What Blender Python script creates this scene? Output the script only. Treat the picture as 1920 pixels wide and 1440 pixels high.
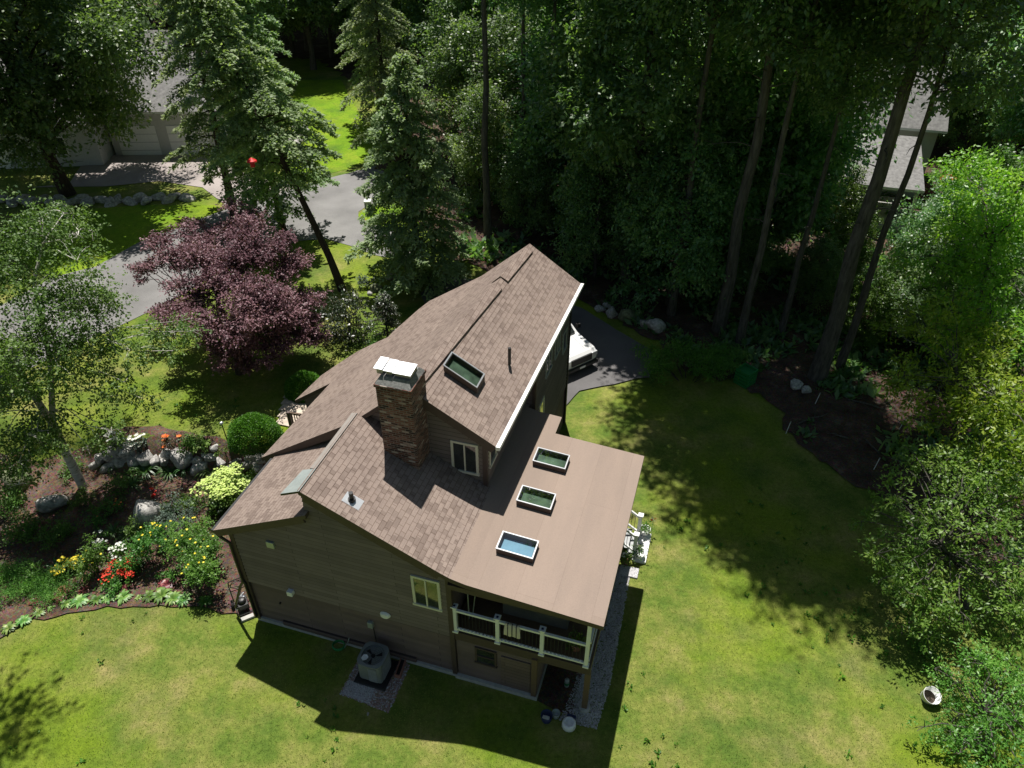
import bpy, math, random
import numpy as np
from mathutils import Vector, geometry
R = math.radians
sc = bpy.context.scene
col = sc.collection
for o in list(bpy.data.objects): bpy.data.objects.remove(o)

# ---------------------------------------------------------------- camera, sky, sun, exposure
cd = bpy.data.cameras.new('camera'); cam = bpy.data.objects.new('camera', cd); col.objects.link(cam)
cam.location = (0, 0, 20); cam.rotation_euler = (R(53), 0, 0)
cd.sensor_width = 36; cd.lens = 36 * 1380 / 1920; cd.clip_end = 3000; cd.clip_start = .2
sc.camera = cam
SUN = Vector((-.05, .385, 1)).normalized()
EL = math.asin(SUN.z); AZ = math.atan2(SUN.x, SUN.y)
w = bpy.data.worlds.new('World'); sc.world = w; w.use_nodes = True
nt = w.node_tree; nt.nodes.clear()
sky = nt.nodes.new('ShaderNodeTexSky'); sky.sky_type = 'NISHITA'; sky.sun_disc = False
sky.sun_elevation = EL; sky.sun_rotation = AZ
bg = nt.nodes.new('ShaderNodeBackground'); bg.inputs[1].default_value = .05
wo = nt.nodes.new('ShaderNodeOutputWorld')
nt.links.new(sky.outputs[0], bg.inputs[0]); nt.links.new(bg.outputs[0], wo.inputs[0])
sl = bpy.data.lights.new('sun', 'SUN'); sl.energy = 5; sl.angle = R(.53); sl.color = (1, .96, .9)
so = bpy.data.objects.new('sun', sl); col.objects.link(so)
so.rotation_euler = SUN.to_track_quat('Z', 'Y').to_euler()
sc.view_settings.view_transform = 'Standard'; sc.view_settings.look = 'None'
sc.view_settings.exposure = .45; sc.cycles.diffuse_bounces = 3; sc.cycles.max_bounces = 8; sc.view_settings.gamma = 1

# ---------------------------------------------------------------- places on the ground
TH = R(17)
A = np.array([math.sin(TH), math.cos(TH)]); B = np.array([math.cos(TH), -math.sin(TH)])
L0 = np.array([-8.004, 14.169])
def W(v, u): p = L0 + v * B + u * A; return float(p[0]), float(p[1])
def sm(t): t = np.clip(t, 0, 1); return t * t * (3 - 2 * t)
def H(x, y):
    x = np.asarray(x, float); y = np.asarray(y, float)
    v = (x - L0[0]) * B[0] + (y - L0[1]) * B[1]
    mv = sm((6 - v) / 7)
    mw = sm((y - (20.35 - .10 * (x + 9.3))) / .8)
    return 1.2 * mv * mw
FW = np.array([0, math.cos(R(37)), -math.sin(R(37))]); UP = np.array([0, math.sin(R(37)), math.cos(R(37))])
def G(px, py, z=0):
    r = FW * 1380 + UP * (720 - py) + np.array([px - 960., 0, 0]); t = (z - 20) / r[2]
    return np.array([r[0] * t, r[1] * t, z])
def at(px, py):
    z = 0.
    for _ in range(12):
        p = G(px, py, z); z = .5 * z + .5 * float(H(p[0], p[1]))
    p = G(px, py, z); return float(p[0]), float(p[1]), float(H(p[0], p[1]))

# ---------------------------------------------------------------- mesh helpers
def mesh_np(name, V, F, mats=(), tint=None, smooth=False, midx=None):
    V = np.asarray(V, np.float32); F = np.asarray(F, np.int32); k = F.shape[1]
    me = bpy.data.meshes.new(name)
    me.vertices.add(len(V)); me.vertices.foreach_set('co', V.ravel())
    me.loops.add(F.size); me.loops.foreach_set('vertex_index', F.ravel())
    me.polygons.add(len(F)); me.polygons.foreach_set('loop_start', np.arange(0, F.size, k, dtype=np.int32))
    if midx is not None: me.polygons.foreach_set('material_index', np.asarray(midx, np.int32))
    me.update(calc_edges=True)
    if tint is not None:
        a = me.attributes.new('tint', 'FLOAT', 'FACE'); a.data.foreach_set('value', np.asarray(tint, np.float32))
    for m in mats: me.materials.append(m)
    if smooth: me.polygons.foreach_set('use_smooth', np.ones(len(F), bool))
    return me
def link(name, data, parent=None, loc=None, rz=None):
    o = bpy.data.objects.new(name, data); col.objects.link(o)
    if parent: o.parent = parent
    if loc is not None: o.location = [float(c) for c in loc]
    if rz is not None: o.rotation_euler = (0, 0, rz)
    return o
def tag(o, label=None, cat=None, group=None, kind=None):
    if label: o['label'] = label
    if cat: o['category'] = cat
    if group: o['group'] = group
    if kind: o['kind'] = kind
    return o
def thing(name, label, cat, loc=(0, 0, 0), rz=0, group=None):
    return tag(link(name, None, None, loc, rz), label, cat, group)
def copy_tree(o, parent=None):
    c = o.copy(); col.objects.link(c); c.parent = parent
    for ch in o.children: copy_tree(ch, c)
    return c

class MB:
    """collects simple solids into one mesh"""
    def __init__(s): s.v = []; s.f = []; s.m = []; s.uv = {}
    def add(s, V, F, mi=0):
        n = len(s.v); s.v += [tuple(map(float, p)) for p in V]
        for f in F: s.f.append([n + i for i in f]); s.m.append(mi)
        return s
    def box(s, x0, x1, y0, y1, z0, z1, mi=0):
        V = [(x, y, z) for z in (z0, z1) for y in (y0, y1) for x in (x0, x1)]
        return s.add(V, [(0, 2, 3, 1), (4, 5, 7, 6), (0, 1, 5, 4), (2, 6, 7, 3), (0, 4, 6, 2), (1, 3, 7, 5)], mi)
    def bar(s, p, q, w, h=None, mi=0):
        p = Vector(p); q = Vector(q); h = h or w; d = (q - p).normalized()
        sd = d.cross(Vector((0, 0, 1)));
        if sd.length < .01: sd = Vector((1, 0, 0))
        sd.normalize(); u = sd.cross(d)
        V = [c + sd * a * w / 2 + u * b * h / 2 for c in (p, q) for a, b in ((-1, -1), (1, -1), (1, 1), (-1, 1))]
        return s.add(V, [(3, 2, 1, 0), (4, 5, 6, 7), (0, 1, 5, 4), (1, 2, 6, 5), (2, 3, 7, 6), (3, 0, 4, 7)], mi)
    def tube(s, pts, rad, n=10, cap=True, mi=0):
        pts = [Vector(p) for p in pts]
        if not hasattr(rad, '__len__'): rad = [rad] * len(pts)
        V = []; F = []
        ref = Vector((.3, .9, .1))
        for i, p in enumerate(pts):
            d = (pts[min(i + 1, len(pts) - 1)] - pts[max(i - 1, 0)]).normalized()
            a = d.cross(ref)
            if a.length < .05: a = d.cross(Vector((1, 0, .2)))
            a.normalize(); b = d.cross(a)
            for k in range(n):
                t = 2 * math.pi * k / n; V.append(p + (a * math.cos(t) + b * math.sin(t)) * rad[i])
        for i in range(len(pts) - 1):
            for k in range(n):
                k2 = (k + 1) % n; F.append((i * n + k, i * n + k2, (i + 1) * n + k2, (i + 1) * n + k))
        if cap: F.append(tuple(range(n))[::-1]); F.append(tuple((len(pts) - 1) * n + k for k in range(n)))
        return s.add(V, F, mi)
    def lathe(s, prof, c=(0, 0, 0), n=20, mi=0, cap=False):
        V = []; F = []
        for r, z in prof:
            for k in range(n):
                t = 2 * math.pi * k / n; V.append((c[0] + r * math.cos(t), c[1] + r * math.sin(t), c[2] + z))
        for i in range(len(prof) - 1):
            for k in range(n):
                k2 = (k + 1) % n; F.append((i * n + k, i * n + k2, (i + 1) * n + k2, (i + 1) * n + k))
        if cap: F.append(tuple(range(n))[::-1]); F.append(tuple((len(prof) - 1) * n + k for k in range(n)))
        return s.add(V, F, mi)
    def build(s, name, mats, parent=None, loc=None, rz=None, bevel=0, smooth=False, uv=None):
        if not isinstance(mats, (list, tuple)): mats = [mats]
        me = bpy.data.meshes.new(name); me.from_pydata(s.v, [], s.f); me.update()
        for m in mats: me.materials.append(m)
        for p, mi in zip(me.polygons, s.m): p.material_index = mi; p.use_smooth = smooth
        if uv:
            ul = me.uv_layers.new(name='UVMap')
            for p in me.polygons:
                for li in p.loop_indices:
                    ul.data[li].uv = uv(me.vertices[me.loops[li].vertex_index].co)
        o = link(name, me, parent, loc, rz)
        if bevel:
            b = o.modifiers.new('bevel', 'BEVEL'); b.width = bevel; b.segments = 2; b.limit_method = 'ANGLE'
        return o

# ---------------------------------------------------------------- materials
def ramp(nt, fac, stops):
    r = nt.nodes.new('ShaderNodeValToRGB'); e = r.color_ramp.elements
    while len(e) < len(stops): e.new(.5)
    for el, (p, c) in zip(e, stops): el.position = p; el.color = (*c, 1)
    nt.links.new(fac, r.inputs[0]); return r.outputs[0]
def noise(nt, vec, scale, detail=4, rough=.55):
    n = nt.nodes.new('ShaderNodeTexNoise'); n.inputs['Scale'].default_value = scale
    n.inputs['Detail'].default_value = detail; n.inputs['Roughness'].default_value = rough
    if vec is not None: nt.links.new(vec, n.inputs['Vector'])
    return n.outputs[0]
def mix(nt, fac, a, b, mode='MIX'):
    m = nt.nodes.new('ShaderNodeMix'); m.data_type = 'RGBA'; m.blend_type = mode
    for s, i in ((fac, 0), (a, 6), (b, 7)):
        if isinstance(s, (int, float)): m.inputs[i].default_value = s
        elif isinstance(s, tuple): m.inputs[i].default_value = (*s, 1)
        else: nt.links.new(s, m.inputs[i])
    return m.outputs[2]
def mathn(nt, op, a, b=None):
    m = nt.nodes.new('ShaderNodeMath'); m.operation = op
    for i, s in enumerate((a, b)):
        if s is None: continue
        if isinstance(s, (int, float)): m.inputs[i].default_value = s
        else: nt.links.new(s, m.inputs[i])
    return m.outputs[0]
def base_mat(name, rough=.6, metal=0, spec=.4):
    m = bpy.data.materials.new(name); m.use_nodes = True; nt = m.node_tree
    p = nt.nodes['Principled BSDF']; p.inputs['Roughness'].default_value = rough
    p.inputs['Metallic'].default_value = metal; p.inputs['Specular IOR Level'].default_value = spec
    tc = nt.nodes.new('ShaderNodeTexCoord'); return m, nt, p, tc
def bump(nt, p, h, dist, strength=1):
    b = nt.nodes.new('ShaderNodeBump'); b.inputs['Distance'].default_value = dist; b.inputs['Strength'].default_value = strength
    nt.links.new(h, b.inputs['Height']); nt.links.new(b.outputs[0], p.inputs['Normal'])
def plain(name, c, rough=.6, metal=0, spec=.4, var=.12, scale=6, bmp=0):
    m, nt, p, tc = base_mat(name, rough, metal, spec)
    n = noise(nt, tc.outputs['Object'], scale)
    lo = tuple(max(0, x * (1 - var)) for x in c); hi = tuple(x * (1 + var) for x in c)
    nt.links.new(ramp(nt, n, [(.3, lo), (.7, hi)]), p.inputs['Base Color'])
    if bmp: bump(nt, p, noise(nt, tc.outputs['Object'], scale * 4), bmp)
    return m
def leafmat(name, c0, c1, c2, trans=.3, rough=.42, spec=.5, objvar=.35):
    m, nt, p, tc = base_mat(name, rough, 0, spec)
    at_ = nt.nodes.new('ShaderNodeAttribute'); at_.attribute_name = 'tint'
    c = ramp(nt, at_.outputs['Fac'], [(0, c0), (.55, c1), (1, c2)])
    oi = nt.nodes.new('ShaderNodeObjectInfo')
    hs = nt.nodes.new('ShaderNodeHueSaturation')
    nt.links.new(mathn(nt, 'ADD', mathn(nt, 'MULTIPLY', oi.outputs['Random'], .05 if objvar > .15 else 0), .475 if objvar > .15 else .5), hs.inputs['Hue'])
    nt.links.new(mathn(nt, 'ADD', mathn(nt, 'MULTIPLY', oi.outputs['Random'], objvar), 1 - objvar / 2), hs.inputs['Value'])
    nt.links.new(c, hs.inputs['Color']); c = hs.outputs[0]
    nt.links.new(c, p.inputs['Base Color'])
    t = nt.nodes.new('ShaderNodeBsdfTranslucent'); nt.links.new(mix(nt, 1., c, (1.5, 1.7, .6), 'MULTIPLY'), t.inputs[0])
    ms = nt.nodes.new('ShaderNodeMixShader'); ms.inputs[0].default_value = trans
    out = nt.nodes['Material Output']
    nt.links.new(p.outputs[0], ms.inputs[1]); nt.links.new(t.outputs[0], ms.inputs[2]); nt.links.new(ms.outputs[0], out.inputs[0])
    return m

def m_grass(nm='lawn_grass', bright=False):
    m, nt, p, tc = base_mat(nm, .85, 0, .15); v = tc.outputs['Object']
    big = noise(nt, v, .17, 5, .6); mid = noise(nt, v, .55, 8, .68); fine = noise(nt, v, 7, 6, .75); vf = noise(nt, v, 45, 3, .7)
    c = ramp(nt, mid, [(.28, (.060, .118, .018)), (.42, (.122, .188, .03)), (.54, (.205, .235, .055)), (.72, (.335, .285, .125))])
    if bright: c = ramp(nt, mid, [(.3, (.09, .21, .008)), (.5, (.17, .30, .012)), (.7, (.27, .34, .03))])
    lime = ramp(nt, big, [(.48, (0, 0, 0)), (.62, (1, 1, 1))])
    c = mix(nt, mathn(nt, 'MULTIPLY', lime, .7), c, (.175, .26, .012))
    dk = ramp(nt, noise(nt, v, .45, 5, .6), [(.5, (0, 0, 0)), (.66, (1, 1, 1))])
    c = mix(nt, mathn(nt, 'MULTIPLY', dk, .5), c, (.06, .12, .025))
    c = mix(nt, .8, c, ramp(nt, fine, [(.3, (.55, .58, .5)), (.7, (1.35, 1.3, 1.3))]), 'MULTIPLY')
    c = mix(nt, .6, c, ramp(nt, vf, [(.3, (.5, .52, .45)), (.7, (1.4, 1.35, 1.3))]), 'MULTIPLY')
    nt.links.new(c, p.inputs['Base Color'])
    bump(nt, p, mathn(nt, 'ADD', vf, mathn(nt, 'MULTIPLY', fine, 1.5)), .035, .8)
    return m
def m_mulch(name, a, b, c_):
    m, nt, p, tc = base_mat(name, .95, 0, .1); v = tc.outputs['Object']
    n1 = noise(nt, v, 1.2, 6, .7); n2 = noise(nt, v, 22, 4, .8)
    vo = nt.nodes.new('ShaderNodeTexVoronoi'); vo.inputs['Scale'].default_value = 16; nt.links.new(v, vo.inputs['Vector'])
    c = ramp(nt, n1, [(.3, a), (.55, b), (.75, c_)])
    c = mix(nt, .8, c, ramp(nt, n2, [(.3, (.45, .42, .4)), (.7, (1.5, 1.45, 1.4))]), 'MULTIPLY')
    c = mix(nt, .35, c, vo.outputs['Color'], 'OVERLAY')
    nt.links.new(c, p.inputs['Base Color']); bump(nt, p, n2, .06)
    return m
def m_asphalt(name, a):
    m, nt, p, tc = base_mat(name, .9, 0, .2); v = tc.outputs['Object']
    n1 = noise(nt, v, .5, 5); n2 = noise(nt, v, 40, 3, .8)
    c = ramp(nt, n1, [(.3, tuple(x * .8 for x in a)), (.7, tuple(x * 1.2 for x in a))])
    c = mix(nt, .6, c, ramp(nt, n2, [(.3, (.7, .7, .7)), (.7, (1.25, 1.25, 1.25))]), 'MULTIPLY')
    nt.links.new(c, p.inputs['Base Color']); bump(nt, p, n2, .01)
    return m
def m_shingle():
    m, nt, p, tc = base_mat('roof_shingles', .92, 0, .15); uv = tc.outputs['UV']
    def brick(wd, ht, mort, off=.5):
        b = nt.nodes.new('ShaderNodeTexBrick'); b.inputs['Scale'].default_value = 1
        b.inputs['Brick Width'].default_value = wd; b.inputs['Row Height'].default_value = ht
        b.inputs['Mortar Size'].default_value = mort; b.inputs['Mortar Smooth'].default_value = .3
        b.offset = off; b.inputs['Color1'].default_value = (0, 0, 0, 1); b.inputs['Color2'].default_value = (1, 1, 1, 1)
        b.inputs['Mortar'].default_value = (.5, .5, .5, 1)
        nt.links.new(uv, b.inputs['Vector']); return b
    b1 = brick(.30, .14, .010); b2 = brick(.16, .14, .0, .5)
    c = ramp(nt, b1.outputs['Color'], [(0, (.24, .19, .163)), (.5, (.25, .198, .170)), (1, (.26, .207, .178))])
    c = mix(nt, .55, c, ramp(nt, b2.outputs['Color'], [(0, (.58, .55, .54)), (.24, (.68, .65, .64)), (.34, (1, 1, 1)), (1, (1.1, 1.09, 1.08))]), 'MULTIPLY')
    c = mix(nt, b1.outputs['Fac'], c, mix(nt, 1., c, (.6, .56, .54), 'MULTIPLY'))
    c = mix(nt, .55, c, ramp(nt, noise(nt, tc.outputs['Object'], .7, 5), [(.3, (.82, .8, .8)), (.7, (1.15, 1.15, 1.12))]), 'MULTIPLY')
    c = mix(nt, .5, c, ramp(nt, noise(nt, tc.outputs['Object'], 60, 2), [(.3, (.7, .7, .7)), (.7, (1.25, 1.25, 1.25))]), 'MULTIPLY')
    nt.links.new(c, p.inputs['Base Color'])
    sx = nt.nodes.new('ShaderNodeSeparateXYZ'); nt.links.new(uv, sx.inputs[0])
    saw = mathn(nt, 'FRACT', mathn(nt, 'DIVIDE', sx.outputs[1], .145))
    bump(nt, p, mathn(nt, 'ADD', mathn(nt, 'MULTIPLY', saw, -1.), mathn(nt, 'MULTIPLY', b2.outputs['Color'], .5)), .015)
    return m
def m_brick():
    m, nt, p, tc = base_mat('chimney_brick', .9, 0, .2)
    sx = nt.nodes.new('ShaderNodeSeparateXYZ'); nt.links.new(tc.outputs['Object'], sx.inputs[0])
    cx = nt.nodes.new('ShaderNodeCombineXYZ'); nt.links.new(mathn(nt, 'ADD', sx.outputs[0], sx.outputs[1]), cx.inputs[0]); nt.links.new(sx.outputs[2], cx.inputs[1])
    b = nt.nodes.new('ShaderNodeTexBrick'); b.inputs['Scale'].default_value = 1
    b.inputs['Brick Width'].default_value = .2; b.inputs['Row Height'].default_value = .07; b.inputs['Mortar Size'].default_value = .011
    b.inputs['Color1'].default_value = (0, 0, 0, 1); b.inputs['Color2'].default_value = (1, 1, 1, 1); b.inputs['Mortar'].default_value = (.5, .5, .5, 1)
    nt.links.new(cx.outputs[0], b.inputs['Vector'])
    c = ramp(nt, b.outputs['Color'], [(0, (.03, .022, .02)), (.22, (.09, .04, .03)), (.55, (.17, .072, .052)), (.84, (.22, .11, .085)), (.94, (.38, .30, .26)), (1, (.48, .42, .38))])
    c = mix(nt, b.outputs['Fac'], c, (.20, .175, .16))
    c = mix(nt, .7, c, ramp(nt, noise(nt, tc.outputs['Object'], 5, 6, .7), [(.3, (.55, .55, .55)), (.7, (1.3, 1.3, 1.3))]), 'MULTIPLY')
    nt.links.new(c, p.inputs['Base Color']); bump(nt, p, mathn(nt, 'SUBTRACT', 1., b.outputs['Fac']), .012)
    return m
def m_glass(name, c, rough=.04):
    m, nt, p, tc = base_mat(name, rough, 0, .8)
    n = noise(nt, tc.outputs['Object'], 1.5, 3)
    nt.links.new(ramp(nt, n, [(.35, tuple(x * .6 for x in c)), (.65, tuple(x * 1.4 for x in c))]), p.inputs['Base Color'])
    p.inputs['Coat Weight'].default_value = 1; p.inputs['Coat Roughness'].default_value = .02
    return m
def m_bark(name, a, b, sc_=9, birch=False):
    m, nt, p, tc = base_mat(name, .95, 0, .15)
    mp = nt.nodes.new('ShaderNodeMapping'); nt.links.new(tc.outputs['Object'], mp.inputs[0])
    mp.inputs['Scale'].default_value = (1, 1, 5) if birch else (1, 1, .18)
    n = noise(nt, mp.outputs[0], sc_ if not birch else 3, 5, .7)
    st = [(.3, a), (.7, b)] if not birch else [(.33, (.05, .05, .045)), (.42, a), (.7, b)]
    nt.links.new(ramp(nt, n, st), p.inputs['Base Color']); bump(nt, p, n, .04 if not birch else .01)
    return m
def m_lap(name, c):
    m, nt, p, tc = base_mat(name, .65, 0, .3)
    sx = nt.nodes.new('ShaderNodeSeparateXYZ'); nt.links.new(tc.outputs['Object'], sx.inputs[0])
    cx = nt.nodes.new('ShaderNodeCombineXYZ'); nt.links.new(mathn(nt, 'ADD', sx.outputs[0], sx.outputs[1]), cx.inputs[0]); nt.links.new(sx.outputs[2], cx.inputs[1])
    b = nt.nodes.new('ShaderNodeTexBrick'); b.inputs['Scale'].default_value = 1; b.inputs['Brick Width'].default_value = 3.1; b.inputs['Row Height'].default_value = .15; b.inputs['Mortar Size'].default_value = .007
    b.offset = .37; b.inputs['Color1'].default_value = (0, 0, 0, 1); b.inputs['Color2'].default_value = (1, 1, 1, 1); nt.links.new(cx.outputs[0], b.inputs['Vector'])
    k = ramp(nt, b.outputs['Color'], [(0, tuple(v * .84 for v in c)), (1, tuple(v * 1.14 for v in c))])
    k = mix(nt, b.outputs['Fac'], k, tuple(v * .35 for v in c))  # dark lap lines: joint shadow and grime painted into the siding colour
    k = mix(nt, .6, k, ramp(nt, noise(nt, tc.outputs['Object'], 1.1, 6, .7), [(.3, (.78, .78, .78)), (.7, (1.18, 1.17, 1.15))]), 'MULTIPLY')
    nt.links.new(k, p.inputs['Base Color']); return m
def m_roll():
    m, nt, p, tc = base_mat('porch_roof_membrane', .88, 0, .15)
    mp = nt.nodes.new('ShaderNodeMapping'); mp.inputs['Rotation'].default_value = (0, 0, R(90)); mp.inputs['Location'].default_value = (0, .33, 0); nt.links.new(tc.outputs['Object'], mp.inputs[0])
    b = nt.nodes.new('ShaderNodeTexBrick'); b.inputs['Scale'].default_value = 1; b.inputs['Brick Width'].default_value = 7.3; b.inputs['Row Height'].default_value = .98; b.inputs['Mortar Size'].default_value = .006
    b.inputs['Color1'].default_value = (0, 0, 0, 1); b.inputs['Color2'].default_value = (1, 1, 1, 1); nt.links.new(mp.outputs[0], b.inputs['Vector'])
    k = ramp(nt, b.outputs['Color'], [(0, (.262, .205, .168)), (1, (.288, .226, .186))]); k = mix(nt, b.outputs['Fac'], k, (.24, .185, .15))
    m2 = nt.nodes.new('ShaderNodeMapping'); m2.inputs['Scale'].default_value = (1.6, .25, 1); nt.links.new(tc.outputs['Object'], m2.inputs[0])
    k = mix(nt, .55, k, ramp(nt, noise(nt, m2.outputs[0], 1.2, 6, .6), [(.3, (.86, .87, .88)), (.7, (1.12, 1.1, 1.08))]), 'MULTIPLY')
    k = mix(nt, .5, k, ramp(nt, noise(nt, tc.outputs['Object'], 30, 3, .7), [(.3, (.85, .85, .85)), (.7, (1.12, 1.12, 1.12))]), 'MULTIPLY')
    k = mix(nt, ramp(nt, noise(nt, tc.outputs['Object'], 2.3, 7, .75), [(.60, (0, 0, 0)), (.75, (.35, .35, .35))]), k, (.19, .15, .12))
    nt.links.new(k, p.inputs['Base Color']); return m
M = {}
def m_pane(name, tint, refl=.22):
    m = bpy.data.materials.new(name); m.use_nodes = True; nt = m.node_tree; nt.nodes.clear()
    g = nt.nodes.new('ShaderNodeBsdfGlossy'); g.inputs['Roughness'].default_value = .02; t = nt.nodes.new('ShaderNodeBsdfTransparent'); t.inputs[0].default_value = (*tint, 1)
    fr = nt.nodes.new('ShaderNodeLayerWeight'); fr.inputs[0].default_value = refl
    x = nt.nodes.new('ShaderNodeMixShader'); o = nt.nodes.new('ShaderNodeOutputMaterial')
    nt.links.new(fr.outputs[1], x.inputs[0]); nt.links.new(t.outputs[0], x.inputs[1]); nt.links.new(g.outputs[0], x.inputs[2]); nt.links.new(x.outputs[0], o.inputs[0]); return m
M['skyglass'] = m_pane('skylight_pane', (.72, .78, .76))
M['shaft'] = plain('skylight_shaft_green', (.10, .15, .10), .8, var=.5, scale=3); M['curbframe'] = plain('curb_frame', (.42, .44, .46), .4, .4, var=.05); M['reflectblue'] = plain('sky_reflection_blue', (.20, .36, .52), .6, var=.25, scale=2)  # the blue paints a sky reflection onto the plate under the pane
M['grass'] = m_grass(); M['lush'] = m_grass('lush_grass', True)
M['mulch'] = m_mulch('garden_mulch', (.07, .047, .035), (.15, .105, .078), (.28, .205, .155))
M['litter'] = m_mulch('woodland_litter', (.05, .036, .027), (.105, .075, .058), (.22, .165, .13))
M['asphalt'] = m_asphalt('road_asphalt', (.20, .195, .19)); M['drive'] = m_asphalt('drive_asphalt', (.13, .125, .125))
M['pale_drive'] = m_asphalt('pale_drive', (.33, .29, .27))
M['shingle'] = m_shingle()
M['trim'] = plain('brown_trim', (.075, .052, .045), .6)
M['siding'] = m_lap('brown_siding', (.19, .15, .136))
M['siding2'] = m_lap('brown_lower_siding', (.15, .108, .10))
M['wood'] = plain('stained_post', (.13, .085, .055), .7, scale=12)
M['membrane'] = m_roll()
M['brick'] = m_brick()
M['stone'] = plain('chimney_crown_mortar', (.2, .2, .19), .9, var=.35, scale=14, bmp=.01)
M['metal'] = plain('bright_metal', (.78, .8, .82), .32, .75, var=.05)
M['flash'] = plain('grey_flashing', (.36, .40, .38), .45, .4, var=.1)
M['strip'] = plain('brown_grey_flashing', (.25, .225, .20), .6, .1, var=.08); M['white'] = plain('white_vinyl', (.78, .78, .76), .4, var=.03)
M['cream'] = plain('cream_frame', (.62, .60, .50), .5, var=.05)
M['black'] = plain('black_metal', (.02, .02, .02), .4, var=.2)
M['dark'] = plain('dark_opening', (.015, .013, .012), .8, var=.3)
M['glass'] = m_glass('window_glass', (.03, .035, .035))
M['grey'] = plain('grey_plastic', (.33, .34, .34), .5); M['acgrey'] = plain('condenser_paint', (.19, .205, .20), .5, var=.06)
M['conc'] = plain('concrete', (.42, .41, .38), .9, var=.15, scale=9, bmp=.004)
M['fabric'] = plain('charcoal_cushion', (.09, .09, .09), .95, var=.15)
M['green'] = plain('green_plastic', (.02, .2, .05), .5); M['navy'] = plain('navy_plastic', (.02, .03, .09), .5)
M['red'] = plain('red_paint', (.6, .02, .02), .5)
M['terra'] = plain('terracotta', (.3, .14, .1), .8)
M['rock'] = plain('granite_rock', (.40, .385, .36), .95, var=.55, scale=3.5, bmp=.02)
M['mossrock'] = plain('mossy_rock', (.16, .18, .10), .95, var=.5, scale=3.5, bmp=.02)
M['gravel'] = plain('pale_gravel', (.42, .41, .42), .9, var=.5, scale=30)
M['redgravel'] = plain('reddish_gravel', (.32, .22, .19), .9, var=.5, scale=25)
M['paver'] = plain('tan_paver', (.50, .42, .34), .9, var=.18, scale=4)
M['bark'] = m_bark('grey_bark', (.04, .037, .032), (.15, .138, .12)); M['birch'] = m_bark('birch_bark', (.42, .39, .35), (.7, .67, .62), birch=True)
M['bark_dark'] = m_bark('dark_bark', (.03, .024, .02), (.09, .07, .055))
M['carpaint'] = plain('white_car_paint', (.75, .75, .74), .22, var=.02, spec=.6)
M['tyre'] = plain('tyre_rubber', (.02, .02, .02), .9); M['nroof'] = plain('grey_neighbour_roof', (.19, .185, .18), .9, var=.3, scale=5)
M['nwall'] = plain('pale_clapboard', (.5, .5, .48), .7, var=.06); M['barn'] = plain('dark_red_boards', (.07, .02, .018), .8)
M['oak'] = leafmat('forest_leaves', (.05, .112, .045), (.125, .225, .085), (.26, .36, .125), .42, .42, .7)
M['oak2'] = leafmat('sunny_leaves', (.03, .09, .012), (.075, .16, .02), (.15, .24, .03), .35, .4, .5)
M['ash'] = leafmat('edge_leaves', (.07, .15, .014), (.20, .33, .028), (.38, .48, .055), .42, .42, .45)
M['hem'] = leafmat('hemlock_needles', (.095, .15, .07), (.235, .31, .15), (.44, .50, .27), .38, .55, .35)
M['birchleaf'] = leafmat('birch_leaves', (.035, .085, .018), (.10, .18, .04), (.20, .29, .07), .32, .5, .35)
M['maple'] = leafmat('purple_leaves', (.055, .022, .032), (.165, .08, .098), (.34, .20, .22), .12, .5, .3, .1)
M['edge'] = leafmat('broad_edge_leaves', (.05, .125, .02), (.13, .25, .038), (.26, .38, .075), .38, .45, .5)
M['hedge'] = leafmat('hedge_leaves', (.03, .10, .010), (.075, .20, .016), (.14, .31, .028), .25, .5, .4, .1)
M['rhodo'] = leafmat('rhododendron_leaves', (.010, .025, .010), (.028, .045, .018), (.09, .07, .035), .1, .35, .5, .1)
M['juniper'] = leafmat('juniper_sprays', (.06, .17, .04), (.13, .30, .06), (.24, .42, .10), .35, .6, .3, .1)
M['herb'] = leafmat('herb_leaves', (.03, .09, .012), (.08, .18, .025), (.17, .30, .05), .3, .5, .4, .2)
M['hosta'] = leafmat('hosta_leaves', (.05, .14, .025), (.15, .29, .05), (.38, .48, .17), .25, .45, .5, .2)
M['heuch'] = leafmat('heuchera_leaves', (.06, .012, .02), (.16, .03, .045), (.35, .10, .09), .15, .4, .5, .4)
M['strap'] = leafmat('strap_leaves', (.02, .06, .012), (.05, .12, .025), (.12, .21, .06), .25, .4, .5, .2)
M['silver'] = leafmat('grey_leaves', (.035, .06, .05), (.09, .13, .10), (.16, .20, .16), .15, .6, .3, .1)
M['lime'] = leafmat('hydrangea_heads', (.28, .40, .08), (.50, .60, .16), (.68, .74, .32), .25, .6, .3, .1)
M['yellow'] = leafmat('yellow_petals', (.55, .42, .02), (.80, .65, .04), (.85, .78, .15), .2, .6, .2, .05)
M['redpetal'] = leafmat('red_petals', (.35, .01, .008), (.65, .035, .02), (.8, .12, .05), .15, .6, .2, .05)
M['whitepetal'] = leafmat('white_petals', (.6, .6, .55), (.75, .75, .72), (.82, .82, .8), .2, .6, .2, .02)
M['orangepetal'] = leafmat('orange_petals', (.6, .12, .02), (.75, .2, .05), (.8, .3, .1), .2, .6, .2, .05)
M['blade'] = leafmat('grass_blades', (.072, .14, .02), (.165, .225, .04), (.36, .315, .13), .45, .7, .2, 0)
M['rolled'] = M['membrane']

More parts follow.
